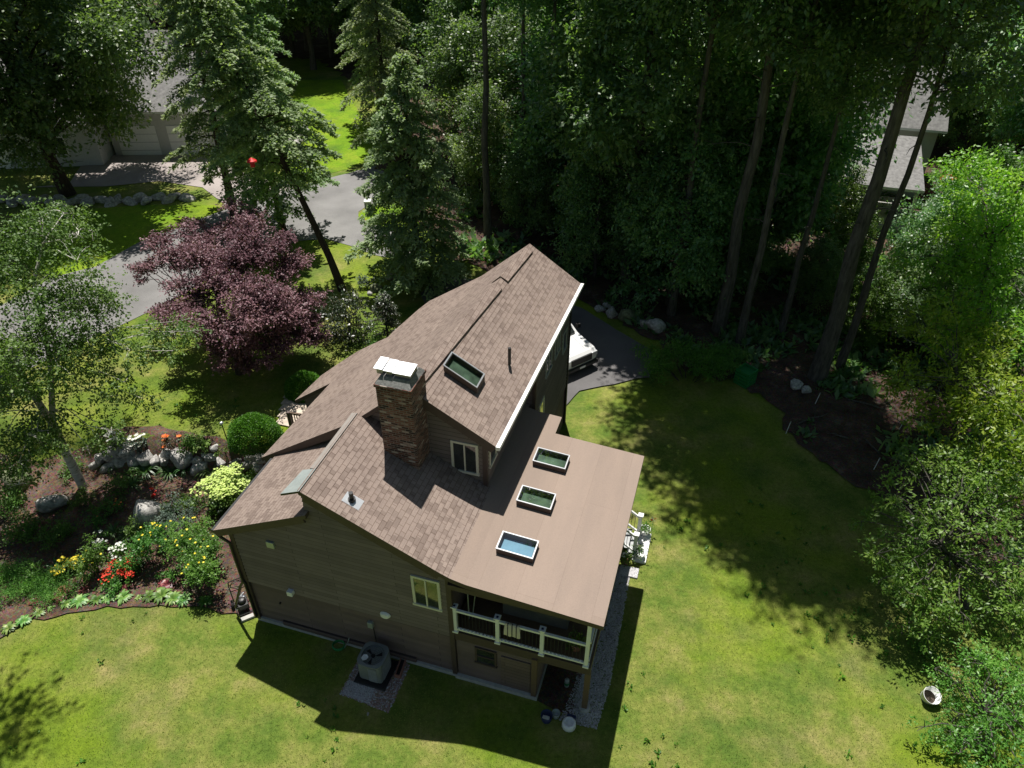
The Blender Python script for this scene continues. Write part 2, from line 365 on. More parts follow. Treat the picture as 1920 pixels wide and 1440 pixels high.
# ---------------------------------------------------------------- foliage
def unit(a): return a / np.maximum(np.linalg.norm(a, axis=-1, keepdims=True), 1e-6)
def rdir(rng, n): return unit(rng.normal(size=(n, 3)))
def quads(P, D, s, wid, rng, up=.6):
    """leaf-shaped quads: base, two shoulders, tip"""
    n = len(P); N = rdir(rng, n) * (1 - up) + np.array([0, 0, up]); S = unit(np.cross(D, N)); U = np.cross(S, D)
    s = np.asarray(s).reshape(-1, 1) * np.ones((n, 1))
    V = np.empty((n, 4, 3)); V[:, 0] = P; V[:, 1] = P + D * s * .45 + S * s * wid - U * s * .06
    V[:, 2] = P + D * s - U * s * .12; V[:, 3] = P + D * s * .45 - S * s * wid - U * s * .06
    return V.reshape(-1, 3), np.arange(4 * n).reshape(n, 4)
class Leaves:
    def __init__(s): s.V = []; s.F = []; s.T = []; s.n = 0
    def add(s, V, F, T):
        s.V.append(V); s.F.append(F + s.n); s.T.append(T); s.n += len(V)
    def build(s, name, mat, parent=None, loc=None):
        me = mesh_np(name, np.concatenate(s.V), np.concatenate(s.F), [mat], np.concatenate(s.T))
        return link(name, me, parent, loc)
def sprays(L, blobs, rng, twigs, lp, leaf, wid=.3, droop=.25, up=.6, flat=.8, inner=.3):
    """blobs: (x,y,z,r). twigs grow outward from each blob's heart, leaves sit along them"""
    for (x, y, z, r) in blobs:
        k = max(4, int(twigs * r * r)); d = rdir(rng, k); d[:, 2] = d[:, 2] * flat + .12; 
        st = np.array([x, y, z]) + d * r * inner * rng.random((k, 1))
        ln = r * rng.uniform(.55, 1.2, (k, 1)) * np.where(rng.random((k, 1)) < .1, 1.25, 1)
        t = rng.uniform(.12, 1., (k, lp, 1)) ** .7
        P = st[:, None] + d[:, None] * ln[:, None] * t
        P[..., 2] -= droop * r * (t[..., 0] ** 2)
        P += rng.normal(size=P.shape) * leaf * .55
        D = unit(d[:, None] * .7 + rng.normal(size=P.shape) * .6 + np.array([0, 0, -droop]))
        P = P.reshape(-1, 3); D = D.reshape(-1, 3); n = len(P)
        V, F = quads(P, D, leaf * rng.uniform(.65, 1.25, n), wid, rng, up)
        bt = rng.random() * .35; tw = np.repeat(rng.random(k) * .3, lp)
        L.add(V, F, np.clip(bt + tw + rng.random(n) * .45, 0, 1))
def limb(mb, p, q, r0, r1, rng, n=7, seg=4, sag=.1):
    p = np.array(p, float); q = np.array(q, float); d = np.linalg.norm(q - p)
    pts = []
    for i in range(seg + 1):
        t = i / seg; c = p + (q - p) * t + rng.normal(size=3) * d * .03 * (0 < i < seg)
        c[2] += sag * d * math.sin(math.pi * t); pts.append(c)
    mb.tube([tuple(c) for c in pts], [r0 + (r1 - r0) * i / seg for i in range(seg + 1)], n, False)

def deciduous(name, label, cat, seed, Ht, base, Rc, nb, twigs=30, lp=16, leaf=.24, mat='oak', bark='bark', lean=(0, 0), rb=(1.2, 2.), r0=.28, group=None, loc=(0, 0, 0), dead=4, coff=(0, 0)):
    rng = np.random.default_rng(seed); root = thing(name, label, cat, loc, 0, group)
    mb = MB(); pts = []; rad = []
    for i in range(9):
        t = i / 8; z = Ht * .93 * t
        pts.append((lean[0] * t + rng.normal() * .06 * (i > 0), lean[1] * t + rng.normal() * .06 * (i > 0), z - (.3 if i == 0 else 0))); rad.append(r0 * (1.25 if i == 0 else 1) * (1 - .8 * t))
    mb.tube(pts, rad, 10, False); pa = np.array(pts)
    def tp(z): return np.array([np.interp(z, pa[:, 2], pa[:, 0]), np.interp(z, pa[:, 2], pa[:, 1]), z])
    blobs = []
    for i in range(nb):
        f = (i + rng.random()) / nb; z = base + (Ht - base) * f
        prof = math.sin(math.pi * min(1, .18 + .80 * f ** .9)) ** .6
        a = i * 2.399 + rng.random() * .8; rr = Rc * prof * rng.uniform(.45, 1.)
        c = tp(z) + np.array([math.cos(a) * rr, math.sin(a) * rr, rng.normal() * .3]); c[:2] += np.array(coff) * min(1, .35 + f); r = rng.uniform(*rb) * (.75 + .35 * prof)
        blobs.append((*c, r)); s = tp(max(base * .7, z - rr * .6)); limb(mb, s, c, r0 * .32 * (1 - .6 * f), .02, rng, 6, 4)
    for i in range(dead):
        z = rng.uniform(base * .35, base); a = rng.random() * 6.3; l = rng.uniform(.8, 2.2)
        limb(mb, tp(z), tp(z) + np.array([math.cos(a) * l, math.sin(a) * l, rng.uniform(-.3, .5)]), .035, .008, rng, 5, 3)
    mb.build('trunk', M[bark], root, smooth=True)
    L = Leaves(); sprays(L, blobs, rng, twigs, lp, leaf, .30); L.build('crown', M[mat], root); return root

def hemlock(name, label, seed, Ht, base, Rc, nbr, lean=(0, 0), mat='hem', loc=(0, 0, 0), group=None, cat='tree', leaf=.17, r0=.2, bulge=.8, bark='bark_dark'):
    rng = np.random.default_rng(seed); root = thing(name, label, cat, loc, 0, group); mb = MB()
    pts = [(lean[0] * (i / 8) ** 1.1, lean[1] * (i / 8), Ht * i / 8 - (.3 if i == 0 else 0)) for i in range(9)]
    mb.tube(pts, [r0 * (1.2 if i == 0 else 1) * (1 - .93 * i / 8) for i in range(9)], 9, False); pa = np.array(pts)
    Ls = Leaves(); PP = []; DD = []; TT = []
    for i in range(nbr):
        f = (i + rng.random()) / nbr; f = f ** .85; z = base + (Ht - base) * f
        o = np.array([np.interp(z, pa[:, 2], pa[:, 0]), np.interp(z, pa[:, 2], pa[:, 1]), z])
        ln = Rc * (1 - f) ** bulge * rng.choice([.5, .8, 1.0, 1.15]) * rng.uniform(.8, 1.12) * (.75 + .25 * min(1, f * 6)) + .18
        a = i * 2.399 + rng.normal() * .5; h = np.array([math.cos(a), math.sin(a), 0]); sd = np.array([-h[1], h[0], 0])
        def bp(t): t = np.asarray(t)[..., None]; return o + h * ln * t + np.array([0, 0, 1]) * ln * (.28 * t - .55 * t * t)
        mb.tube([tuple(bp(t)) for t in (0, .35, .7, 1)], [.035 * ln / 2 + .008, .02, .012, .004], 5, False)
        nb = max(8, int(ln * 16)); t = rng.uniform(.12, 1., nb); sg = np.where(rng.random(nb) < .5, -1, 1.)
        bl = (.42 * ln * (1.05 - t) + .16) * rng.uniform(.6, 1.2, nb); bd = unit(sd * sg[:, None] * .8 + h * .75 + rng.normal(size=(nb, 3)) * .12 - np.array([0, 0, .18]))
        k = 11; tt = (np.arange(k) + rng.random((nb, k))) / k
        P = bp(t)[:, None] + bd[:, None] * (bl[:, None] * tt)[..., None]; P[..., 2] -= .3 * bl[:, None] * tt ** 2
        P += rng.normal(size=P.shape) * .02; D = unit(bd[:, None] + rng.normal(size=P.shape) * .55)
        PP.append(P.reshape(-1, 3)); DD.append(D.reshape(-1, 3)); TT.append(np.clip(rng.random() * .25 + .35 * tt.ravel() + .35 * rng.random(nb * k), 0, 1))
    mb.build('trunk', M[bark], root, smooth=True)
    P = np.concatenate(PP); V, F = quads(P, np.concatenate(DD), leaf * rng.uniform(.7, 1.3, len(P)), .27, rng, .7)
    Ls.add(V, F, np.concatenate(TT)); Ls.build('crown', M[mat], root); return root

def bush(name, label, cat, loc, blobs, mat, seed, twigs=60, lp=12, leaf=.08, wid=.3, droop=.1, group=None, flowers=None, stems=True, up=.6, part='foliage', flat=.8):
    rng = np.random.default_rng(seed); root = thing(name, label, cat, loc, 0, group)
    L = Leaves(); sprays(L, blobs, rng, twigs, lp, leaf, wid, droop, up, flat); L.build(part, M[mat], root)
    if stems:
        mb = MB()
        for b in blobs[:14]:
            mb.tube([(b[0] * .25, b[1] * .25, -.05), (b[0] * .6, b[1] * .6, b[2] * .5), b[:3]], [.025 * min(1, b[3] * 1.6), .018 * min(1, b[3] * 1.6), .006], 5, False)
        mb.build('stem', M['bark_dark'], root)
    if flowers:
        fm, n, fr, where = flowers
        flower_heads(root, blobs, fm, n, fr, rng, where)
    return root
def flower_heads(root, blobs, fm, n, fr, rng, top=.6, name='flower'):
    if 1 < n <= 20:
        for i in range(n): flower_heads(root, blobs, fm, 1, fr, rng, top, name)
        return None
    L = Leaves(); P = []
    for i in range(n):
        b = blobs[rng.integers(len(blobs))]; d = rdir(rng, 1)[0]; d[2] = abs(d[2]) + top; d /= np.linalg.norm(d)
        P.append(np.array(b[:3]) + d * b[3] * rng.uniform(.9, 1.12))
    P = np.array(P); k = 7; a = (np.arange(k) / k * 2 * np.pi)[None] + rng.random((n, 1))
    D = unit(np.stack([np.cos(a), np.sin(a), .25 + 0 * a], -1) + rng.normal(size=(n, 1, 3)) * .25)
    PP = np.repeat(P, k, 0); V, F = quads(PP, D.reshape(-1, 3), fr * rng.uniform(.8, 1.2, n * k), .32, rng, .95)
    L.add(V, F, np.clip(rng.random(n * k), 0, 1)); o = L.build(name, M[fm], root)
    if n > 20: o['kind'] = 'stuff'
    return o
def rosette(name, label, cat, loc, mat, seed, n=16, ln=.3, wd=.28, group=None, rise=.7, seg=4, extra=None):
    """arching blades from one crown of roots"""
    rng = np.random.default_rng(seed); V = []; F = []; T = []
    for i in range(n):
        a = i * 2.399 + rng.normal() * .2; l = ln * rng.uniform(.7, 1.15); e = rise * rng.uniform(.7, 1.2)
        h = np.array([math.cos(a), math.sin(a), 0]); s = np.array([-h[1], h[0], 0]); b = len(V); tint = rng.random()
        for j in range(seg + 1):
            t = j / seg; p = h * l * t * (.55 + .45 * t) + np.array([0, 0, 1]) * l * e * (t - .75 * t * t * t); ww = l * wd * math.sin(math.pi * min(.97, .12 + .86 * t)) ** .8
            V += [p - s * ww + [0, 0, ww * .3], p + s * ww + [0, 0, ww * .3]]
        for j in range(seg): F.append([b + 2 * j, b + 2 * j + 1, b + 2 * j + 3, b + 2 * j + 2]); T.append(min(1, tint * .7 + .3 * rng.random()))
    root = thing(name, label, cat, loc, 0, group) if extra else None
    me = mesh_np('leaves' if extra else name, V, F, [M[mat]], T)
    o = link('leaves' if extra else name, me, root, None if extra else loc)
    if not extra: tag(o, label, cat, group); return o
    return root

# ---------------------------------------------------------------- rocks and gravel
import bmesh
_bm = bmesh.new(); bmesh.ops.create_icosphere(_bm, subdivisions=3, radius=1)
ICO_V = np.array([v.co[:] for v in _bm.verts]); ICO_F = np.array([[v.index for v in f.verts] for f in _bm.faces]); _bm.free()
def rock_mesh(seed, mat='rock', cuts=11):
    rng = np.random.default_rng(seed); V = ICO_V.copy()
    for d in rdir(rng, cuts):
        k = rng.uniform(.5, .82); e = V @ d - k; V -= np.outer(np.maximum(e, 0) * .97, d)
    V += rng.normal(size=V.shape) * .018
    return mesh_np('boulder', V, ICO_F, [M[mat]])
ROCKS = [rock_mesh(900 + i) for i in range(6)]; MOSS = [rock_mesh(950 + i, 'mossrock') for i in range(2)]
def boulder(x, y, z, sx, sy, sz, seed, label, group=None, moss=False, sink=.3):
    o = link('boulder', (MOSS if moss else ROCKS)[seed % (2 if moss else 6)], None, (x, y, z + sz * (1 - sink) * .8))
    rng = np.random.default_rng(seed); o.scale = (sx, sy, sz); o.rotation_euler = (rng.normal() * .2, rng.normal() * .2, rng.random() * 6)
    return tag(o, label, 'rock', group)
def pebbles(name, poly, n, size, mats, seed, z=0.02, label=None, cat=None):
    rng = np.random.default_rng(seed); poly = np.array(poly); lo = poly.min(0); hi = poly.max(0)
    P = rng.uniform(lo, hi, (n * 3, 2)); P = P[inside(P, poly)][:n]; n = len(P)
    O = np.array([[1, 0, 0], [0, 1, 0], [-1, 0, 0], [0, -1, 0], [0, 0, .7], [0, 0, -.7]], float)
    s = size * rng.uniform(.5, 1.4, (n, 1, 1)); ang = rng.random(n) * 6.3; c, q = np.cos(ang), np.sin(ang)
    V = O[None] * s * rng.uniform(.7, 1.2, (n, 6, 1)); X = V[..., 0] * c[:, None] - V[..., 1] * q[:, None]; Y = V[..., 0] * q[:, None] + V[..., 1] * c[:, None]
    V[..., 0] = X + P[:, :1]; V[..., 1] = Y + P[:, 1:]; V[..., 2] += H(P[:, 0], P[:, 1])[:, None] + z
    T = np.array([[0, 1, 4], [1, 2, 4], [2, 3, 4], [3, 0, 4], [1, 0, 5], [2, 1, 5], [3, 2, 5], [0, 3, 5]])
    F = (T[None] + 6 * np.arange(n)[:, None, None]).reshape(-1, 3); mi = np.repeat(rng.integers(len(mats), size=n), 8)
    return tag(link(name, mesh_np(name, V.reshape(-1, 3), F, [M[m] for m in mats], midx=mi)), label, cat, None, 'stuff')
def inside(P, poly):
    x, y = P[:, 0], P[:, 1]; r = np.zeros(len(P), bool); j = len(poly) - 1
    for i in range(len(poly)):
        xi, yi = poly[i]; xj, yj = poly[j]
        if yi != yj: r ^= ((yi > y) != (yj > y)) & (x < (xj - xi) * (y - yi) / (yj - yi) + xi)
        j = i
    return r
def sheet(name, poly, mat, off=.02, step=.6, wob=0., seed=1):
    rng = np.random.default_rng(seed); pts = []
    n = len(poly)
    for i in range(n):
        p = np.array(poly[i][:2], float); q = np.array(poly[(i + 1) % n][:2], float); k = max(1, int(np.linalg.norm(q - p) / min(step, .45)))
        for j in range(k): pts.append(p + (q - p) * j / k + rng.normal(size=2) * wob)
    pts = np.array(pts); lo = pts.min(0); hi = pts.max(0)
    gx, gy = np.meshgrid(np.arange(lo[0], hi[0], step), np.arange(lo[1], hi[1], step)); g = np.stack([gx.ravel(), gy.ravel()], 1) + rng.normal(size=(gx.size, 2)) * step * .1
    g = g[inside(g, pts)]; allp = np.concatenate([pts, g]); e = [(i, (i + 1) % len(pts)) for i in range(len(pts))]
    vs, _, fs, *_r = geometry.delaunay_2d_cdt([Vector(p) for p in allp], e, [list(range(len(pts)))], 1, 1e-5)
    V = np.array([v[:] for v in vs]); z = H(V[:, 0], V[:, 1]) + off
    me = mesh_np(name, np.column_stack([V, z]), np.array([f for f in fs if len(f) == 3]), [M[mat]])
    return tag(link(name, me), None, None, None, 'structure')

# ---------------------------------------------------------------- ground
xs = np.concatenate([-np.geomspace(900, 34, 16), np.arange(-32, 32, .4), np.geomspace(32.5, 900, 16)])
ys = np.concatenate([-np.geomspace(300, 3, 8), np.arange(0, 60, .4), np.geomspace(61, 1500, 18)])
gx, gy = np.meshgrid(xs, ys); nx = len(xs); i0 = (np.arange(len(ys) - 1)[:, None] * nx + np.arange(nx - 1)[None]).ravel()
tag(link('lawn', mesh_np('lawn', np.stack([gx.ravel(), gy.ravel(), H(gx.ravel(), gy.ravel())], 1), np.stack([i0, i0 + 1, i0 + nx + 1, i0 + nx], 1), [M['grass']], smooth=True)), None, None, None, 'structure')
P2 = lambda l: [at(x, y)[:2] for x, y in l]
BED = P2([(-60, 1228), (0, 1199), (60, 1169), (130, 1150), (200, 1141), (300, 1138), (380, 1140), (440, 1152), (480, 1158)]) + [W(.1, .1), W(.1, 3.2), W(-.3, 3.3), W(-.3, 6.5)] + P2([(505, 845), (440, 835), (380, 818), (300, 800), (215, 803), (170, 835), (110, 850), (0, 850), (-120, 870), (-260, 1000), (-260, 1200)])
sheet('mulch_bed', BED, 'mulch', .045, .35, .05, 3)
ROAD = P2([(100, 520), (180, 500), (260, 455), (340, 425), (430, 390), (520, 365), (600, 338), (650, 326), (700, 312), (790, 290), (900, 270), (960, 300), (880, 335), (800, 350), (745, 368), (690, 385), (672, 398), (672, 408), (700, 421), (735, 432), (780, 455), (760, 490), (700, 478), (660, 462), (610, 448), (560, 452), (480, 480), (400, 515), (330, 560), (240, 604), (160, 640), (60, 690), (-80, 740), (-120, 640)])
sheet('front_lawn', P2([(545, 345), (600, 330), (650, 318), (700, 300), (700, 250), (660, 190), (640, 150), (560, 150), (545, 200), (548, 260)]), 'lush', .015, 1.2, .05)
sheet('front_lawn', P2([(40, 420), (130, 395), (260, 385), (400, 385), (430, 392), (340, 427), (260, 457), (180, 502), (90, 520), (20, 480)]), 'lush', .015, 1.2, .05)
sheet('front_lawn', P2([(668, 404), (700, 388), (745, 370), (790, 356), (790, 430), (735, 430), (700, 419)]), 'lush', .015, 1.2)
sheet('road', ROAD, 'asphalt', .02, 1.2)
sheet('neighbour_driveway', P2([(60, 352), (130, 345), (165, 292), (250, 278), (345, 275), (400, 300), (470, 330), (560, 350), (520, 366), (430, 391), (380, 352), (300, 340), (200, 350)]), 'pale_drive', .032, 1.5)
DRV = [(3.0, 33.3), (3.6, 33.1), (5.2, 31), (6.6, 29.3), (6.9, 28.2), (6.2, 27.0), (4.6, 26.5), (3, 26.2), (2.3, 25.0), (1.6, 24.4)] + [W(5.5, 11.5), W(3, 12.5), W(1, 13.5), (-3.6, 30), (-4.2, 31.5), (-6.2, 38), (-7.6, 39.8)] + P2([(735, 432), (780, 455)]) + [(-3.5, 36), (-1, 34)]
sheet('driveway', [(3.0, 33.3), (3.6, 33.1), (5.2, 31), (6.6, 29.3), (6.9, 28.2), (6.2, 27.0), (4.6, 26.5), (3, 26.0), (2.2, 24.7), (1.5, 24.0), W(6, 11.5), W(3, 12.8), W(.5, 14.5), (-4.6, 32.5), (-3.8, 34.2), (-1, 34)], 'drive', .06, .5, .03)
sheet('woodland_floor', [(-7, 44), (-3.2, 36.5), (0, 34.6), (3.4, 34.0), (5.5, 32.0), (7.2, 29.8), (8.3, 27.2), (10.2, 26.8), (11.2, 25.2), (11.6, 23), (12.0, 21.3), (13.2, 19.8), (15, 18.2), (16, 15.5), (16.2, 12), (15.5, 6), (60, 4), (140, 40), (140, 160), (-140, 160), (-140, 70), (-60, 84), (-38, 83), (-20, 80), (-11, 66), (-9.5, 55), (-9.3, 50)], 'litter', .05, 1.6, .22, 5)
sheet('woodland_floor', [(-140, 68), (-60, 60), (-46, 47), (-36, 40), (-30, 33), (-24, 26), (-22, 18), (-20, 10), (-60, 0), (-140, 20)], 'litter', .05, 2., .15, 6)
# ---------------------------------------------------------------- the house (x = across the gable, y = away from the viewer)
HO = thing('brown_house', 'brown sided two storey house with shingled gable roofs, brick chimney and covered rear porch', 'house', (L0[0], L0[1], 0), -TH)
def slab(name, pts, th, mats, along=(0, 1, 0), parent=HO):
    pts = [Vector(p) for p in pts]; n = (pts[1] - pts[0]).cross(pts[2] - pts[0])
    if n.z < 0: pts = pts[::-1]; n = -n
    n.normalize(); al = Vector(along); al = (al - n * al.dot(n)).normalized(); sd = n.cross(al)
    k = len(pts); V = pts + [p - Vector((0, 0, th)) for p in pts]; mb = MB()
    mb.add(V, [tuple(range(k))], 0); nn = len(mb.v)
    mb.add(V, [tuple(range(k, 2 * k))[::-1]] + [(i, i + k, (i + 1) % k + k, (i + 1) % k) for i in range(k)], 1)
    return mb.build(name, mats, parent, uv=lambda c: (c.dot(al), c.dot(sd)))
RT = [M['shingle'], M['trim']]
def clipz(poly, z0, z1):
    for z, sgn in ((z0, 1), (z1, -1)):
        out = []
        for i in range(len(poly)):
            a, b = poly[i], poly[(i + 1) % len(poly)]; da, db = (a[1] - z) * sgn, (b[1] - z) * sgn
            if da >= 0: out.append(a)
            if da * db < 0: t = da / (da - db); out.append((a[0] + (b[0] - a[0]) * t, z))
        poly = out
        if len(poly) < 3: return []
    return poly
FR = lambda y: (lambda s, z, o: (s, y - o, z))
RI = lambda x: (lambda s, z, o: (x + o, s, z))
LE = lambda x: (lambda s, z, o: (x - o, s, z))
def siding(poly, mp, mat='siding', band=.15, out=.05, parent=HO, name='wall'):
    zs = [p[1] for p in poly]; z = min(zs); mb = MB()
    mb.add([mp(s, zz, -.12) for s, zz in poly], [tuple(range(len(poly)))])
    while z < max(zs) - 1e-4:
        c = clipz(poly, z, z + band)
        if c:
            k = len(c); V = [mp(s, zz, out * (1 - (zz - z) / band) + .002) for s, zz in c]
            mb.add(V, [tuple(range(k))])
            lo = [s for s, zz in c if zz < z + 1e-5]
            if len(lo) > 1: mb.add([mp(min(lo), z, -.01), mp(max(lo), z, -.01), mp(max(lo), z, out + .002), mp(min(lo), z, out + .002)], [(0, 1, 2, 3)])
        z += band
    return mb.build(name, M[mat], parent)
def pb(mb, mp, s0, s1, z0, z1, o0, o1, mi=0):
    V = [mp(s, z, o) for o in (o0, o1) for z in (z0, z1) for s in (s0, s1)]
    mb.add(V, [(0, 2, 3, 1), (4, 5, 7, 6), (0, 1, 5, 4), (2, 6, 7, 3), (0, 4, 6, 2), (1, 3, 7, 5)], mi)
def window(mp, s0, s1, z0, z1, panes=2, fm='cream', w=.075, parent=HO, o=.075, vert=True, glass='glass'):
    mb = MB(); pb(mb, mp, s0, s1, z1 - w, z1, 0, o); pb(mb, mp, s0 - .02, s1 + .02, z0, z0 + w, 0, o + .02)
    pb(mb, mp, s0, s0 + w, z0 + w, z1 - w, 0, o); pb(mb, mp, s1 - w, s1, z0 + w, z1 - w, 0, o)
    f = mb.build('window', M[fm], parent)
    g = MB(); pb(g, mp, s0 + w, s1 - w, z0 + w, z1 - w, -.01, .058); g.build('pane', M[glass], f)
    m2 = MB()
    for i in range(1, panes):
        t = i / panes
        if vert: c = s0 + (s1 - s0) * t; pb(m2, mp, c - .02, c + .02, z0 + w, z1 - w, .059, o + .01)
        else: c = z0 + (z1 - z0) * t; pb(m2, mp, s0 + w, s1 - w, c - .02, c + .02, .059, o + .01)
    if panes > 1: m2.build('sash', M[fm], f)
    return f
# walls
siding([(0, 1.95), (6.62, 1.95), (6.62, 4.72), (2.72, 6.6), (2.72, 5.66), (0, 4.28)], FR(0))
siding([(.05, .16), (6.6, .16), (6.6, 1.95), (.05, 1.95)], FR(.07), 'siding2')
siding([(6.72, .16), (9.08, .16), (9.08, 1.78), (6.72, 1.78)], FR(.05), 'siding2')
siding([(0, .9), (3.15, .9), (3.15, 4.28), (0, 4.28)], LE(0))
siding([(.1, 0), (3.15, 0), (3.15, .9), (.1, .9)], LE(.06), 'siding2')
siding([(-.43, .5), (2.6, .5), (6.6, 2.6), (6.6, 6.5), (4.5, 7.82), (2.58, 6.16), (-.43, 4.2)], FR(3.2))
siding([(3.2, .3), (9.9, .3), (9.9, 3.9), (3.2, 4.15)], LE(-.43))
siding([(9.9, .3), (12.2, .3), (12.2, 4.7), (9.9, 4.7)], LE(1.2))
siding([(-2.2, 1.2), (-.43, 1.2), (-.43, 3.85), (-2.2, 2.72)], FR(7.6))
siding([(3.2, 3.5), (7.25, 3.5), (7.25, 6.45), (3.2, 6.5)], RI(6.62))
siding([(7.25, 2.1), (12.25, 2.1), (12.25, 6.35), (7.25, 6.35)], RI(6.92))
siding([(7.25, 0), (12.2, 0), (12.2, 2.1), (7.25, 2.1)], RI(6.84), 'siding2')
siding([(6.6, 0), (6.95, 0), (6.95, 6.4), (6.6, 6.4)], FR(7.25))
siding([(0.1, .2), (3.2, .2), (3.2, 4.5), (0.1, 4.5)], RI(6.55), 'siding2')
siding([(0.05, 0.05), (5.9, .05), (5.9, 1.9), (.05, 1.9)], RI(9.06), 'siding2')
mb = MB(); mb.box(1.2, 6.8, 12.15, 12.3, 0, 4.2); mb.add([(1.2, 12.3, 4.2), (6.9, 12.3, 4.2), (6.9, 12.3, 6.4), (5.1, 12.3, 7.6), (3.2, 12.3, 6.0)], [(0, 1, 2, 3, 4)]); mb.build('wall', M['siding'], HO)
mb = MB(); mb.box(.1, 6.5, .2, 3.1, 0, 4.1); mb.box(0, 6.5, 3.4, 9.8, 0, 3.6); mb.box(1.4, 6.5, 9.8, 12.1, 0, 4.0); mb.box(6.7, 9.0, .2, 5.8, 0, 1.85); mb.box(2.9, 6.4, .2, 3.1, 4.1, 4.6); mb.build('inner_floor', M['dark'], HO)
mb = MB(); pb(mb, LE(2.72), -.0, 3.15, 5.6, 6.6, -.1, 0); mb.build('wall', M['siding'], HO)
mb = MB(); mb.box(-.02, 6.66, -.05, .1, 0, .15); mb.box(6.66, 9.14, -.1, .05, 0, .14); mb.box(9.0, 9.14, .05, 5.8, 0, .1); mb.build('foundation', M['conc'], HO)
mb = MB(); pb(mb, FR(.07), .9, 5.4, .10, .30, 0, .12); mb.build('skirt_board', M['siding2'], HO, bevel=.02)
for b6 in ((-.03, .10, -.06, .06, .1, 4.2), (6.56, 6.70, -.05, .1, .1, 4.55), (6.55, 6.68, 3.12, 3.22, 3.6, 6.4), (6.88, 6.99, 7.16, 7.28, 2, 6.3), (6.88, 6.98, 12.17, 12.3, 0, 6.3)): mb = MB(); mb.box(*b6); mb.build('corner_board', M['trim'], HO)
# roofs
def z_low(x): return 4.27 + .503 * (x + .31)
slab('roof', [(-.36, -.22, z_low(-.36)), (2.85, -.22, z_low(2.85)), (2.85, 3.2, z_low(2.85)), (-.36, 3.2, z_low(-.36))], .14, RT)
def z_sh(x): return 6.74 - .503 * (x - 2.84)
slab('roof', [(2.80, -.22, z_sh(2.8)), (6.5, -.22, z_sh(6.5)), (6.5, 3.2, z_sh(6.5)), (2.80, 3.2, z_sh(2.8))], .16, RT)
slab('roof', [(6.5, -.22, z_sh(6.5)), (6.78, -.22, 4.775), (6.78, 3.2, 4.775), (6.5, 3.2, z_sh(6.5))], .16, RT)
MR = [M['membrane'], M['trim']]
slab('porch_roof', [(6.78, -.22, 4.775), (7.2, -.22, 4.68), (7.2, 6.2, 4.68), (6.78, 6.2, 4.775)], .16, MR)
slab('porch_roof', [(6.62, 3.2, 4.81), (6.78, 3.2, 4.775), (6.78, 7.2, 4.775), (6.62, 7.2, 4.81)], .1, MR)
slab('porch_roof', [(7.2, -.22, 4.68), (10.78, -.22, 4.42), (10.78, 6.2, 4.42), (7.2, 6.2, 4.68)], .16, MR)
slab('porch_roof', [(6.78, 6.2, 4.775), (7.2, 6.2, 4.68), (7.92, 6.2, 4.627), (7.92, 7.05, 4.627), (7.2, 7.05, 4.68), (6.78, 7.05, 4.775)][0:2] + [(7.2, 7.05, 4.68), (6.78, 7.05, 4.775)], .16, MR)
slab('porch_roof', [(7.2, 6.2, 4.68), (7.92, 6.2, 4.627), (7.92, 7.05, 4.627), (7.2, 7.05, 4.68)], .16, MR)
RNr, RFr = (4.5, 3.0, 8.02), (5.2, 12.6, 7.85)
slab('roof', [RNr, (7.0, 3.0, 6.55), (7.2, 12.6, 6.5), RFr], .16, RT, (.02, 1, 0))
slab('roof', [RNr, RFr, (3.28, 12.6, 6.2), (2.58, 3, 6.32)], .16, RT, (.07, 1, 0))
slab('roof', [(2.58, 3, 6.32), (3.28, 12.6, 6.2), (1.0, 12.6, 4.69), (.75, 12.06, 4.57), (.31, 10.51, 4.37), (.27, 10.11, 4.36), (-.45, 10.09, 3.90), (-1.08, 10.0, 3.50), (-1.7, 9.55, 3.12), (-2.24, 8.95, 2.80), (-2.46, 7.3, 2.74), (-.91, 7.5, 3.75), (-.89, 3, 4.03)], .16, RT, (.07, 1, 0))
# ridge vent, flashing, gutter
for y0, y1 in ((3.05, 9.2), (9.75, 12.2)):
    def rp(y, dx, dz): t = (y - 3) / 9.6; return (4.5 + .7 * t + dx, y, 8.02 - .17 * t + dz)
    mb = MB()
    V = [rp(y, dx, dz) for y in (y0, y1) for dx, dz in ((-.36, -.27), (-.02, .055), (.26, -.09), (.26, -.15), (-.0, .0))]
    mb.add(V, [(0, 5, 6, 1), (1, 6, 7, 2), (2, 7, 8, 3), (0, 1, 4), (1, 2, 3, 4), (5, 9, 6), (6, 9, 8, 7), (3, 8, 9, 4), (0, 4, 9, 5)])
    mb.build('ridge_vent', M['shingle'], HO, uv=lambda c: (c.y, c.x * 1.1 + .07))
slab('flashing', [(2.68, .62, 6.72), (2.86, .62, 6.765), (2.86, 3.0, 6.765), (2.68, 3.0, 6.72)], .05, [M['strip'], M['trim']])
slab('flashing', [(2.28, -.24, 6.50), (2.86, -.24, 6.765), (2.86, .62, 6.765), (2.45, .62, 6.60)], .07, [M['flash'], M['black']])
mb = MB(); V = []
for y, x, z in ((2.98, 7.0, 6.55), (12.62, 7.2, 6.5)): V += [(x - .01, y, z + .01), (x + .11, y, z + .015), (x + .11, y, z - .10), (x - .01, y, z - .12)]
mb.add(V, [(0, 4, 5, 1), (1, 5, 6, 2), (2, 6, 7, 3), (0, 1, 2, 3), (7, 6, 5, 4), (0, 3, 7, 4)]); mb.build('gutter', M['white'], HO)
mb = MB(); mb.bar((-.40, -.2, 4.17), (-.40, 2.9, 4.17), .1, .1); mb.tube([(-.38, -.16, 4.12), (-.25, -.16, 3.95), (-.05, -.10, 3.7), (-.05, -.10, 2.0), (-.0, -.1, 1.9), (.0, -.1, .25)], .045, 8)
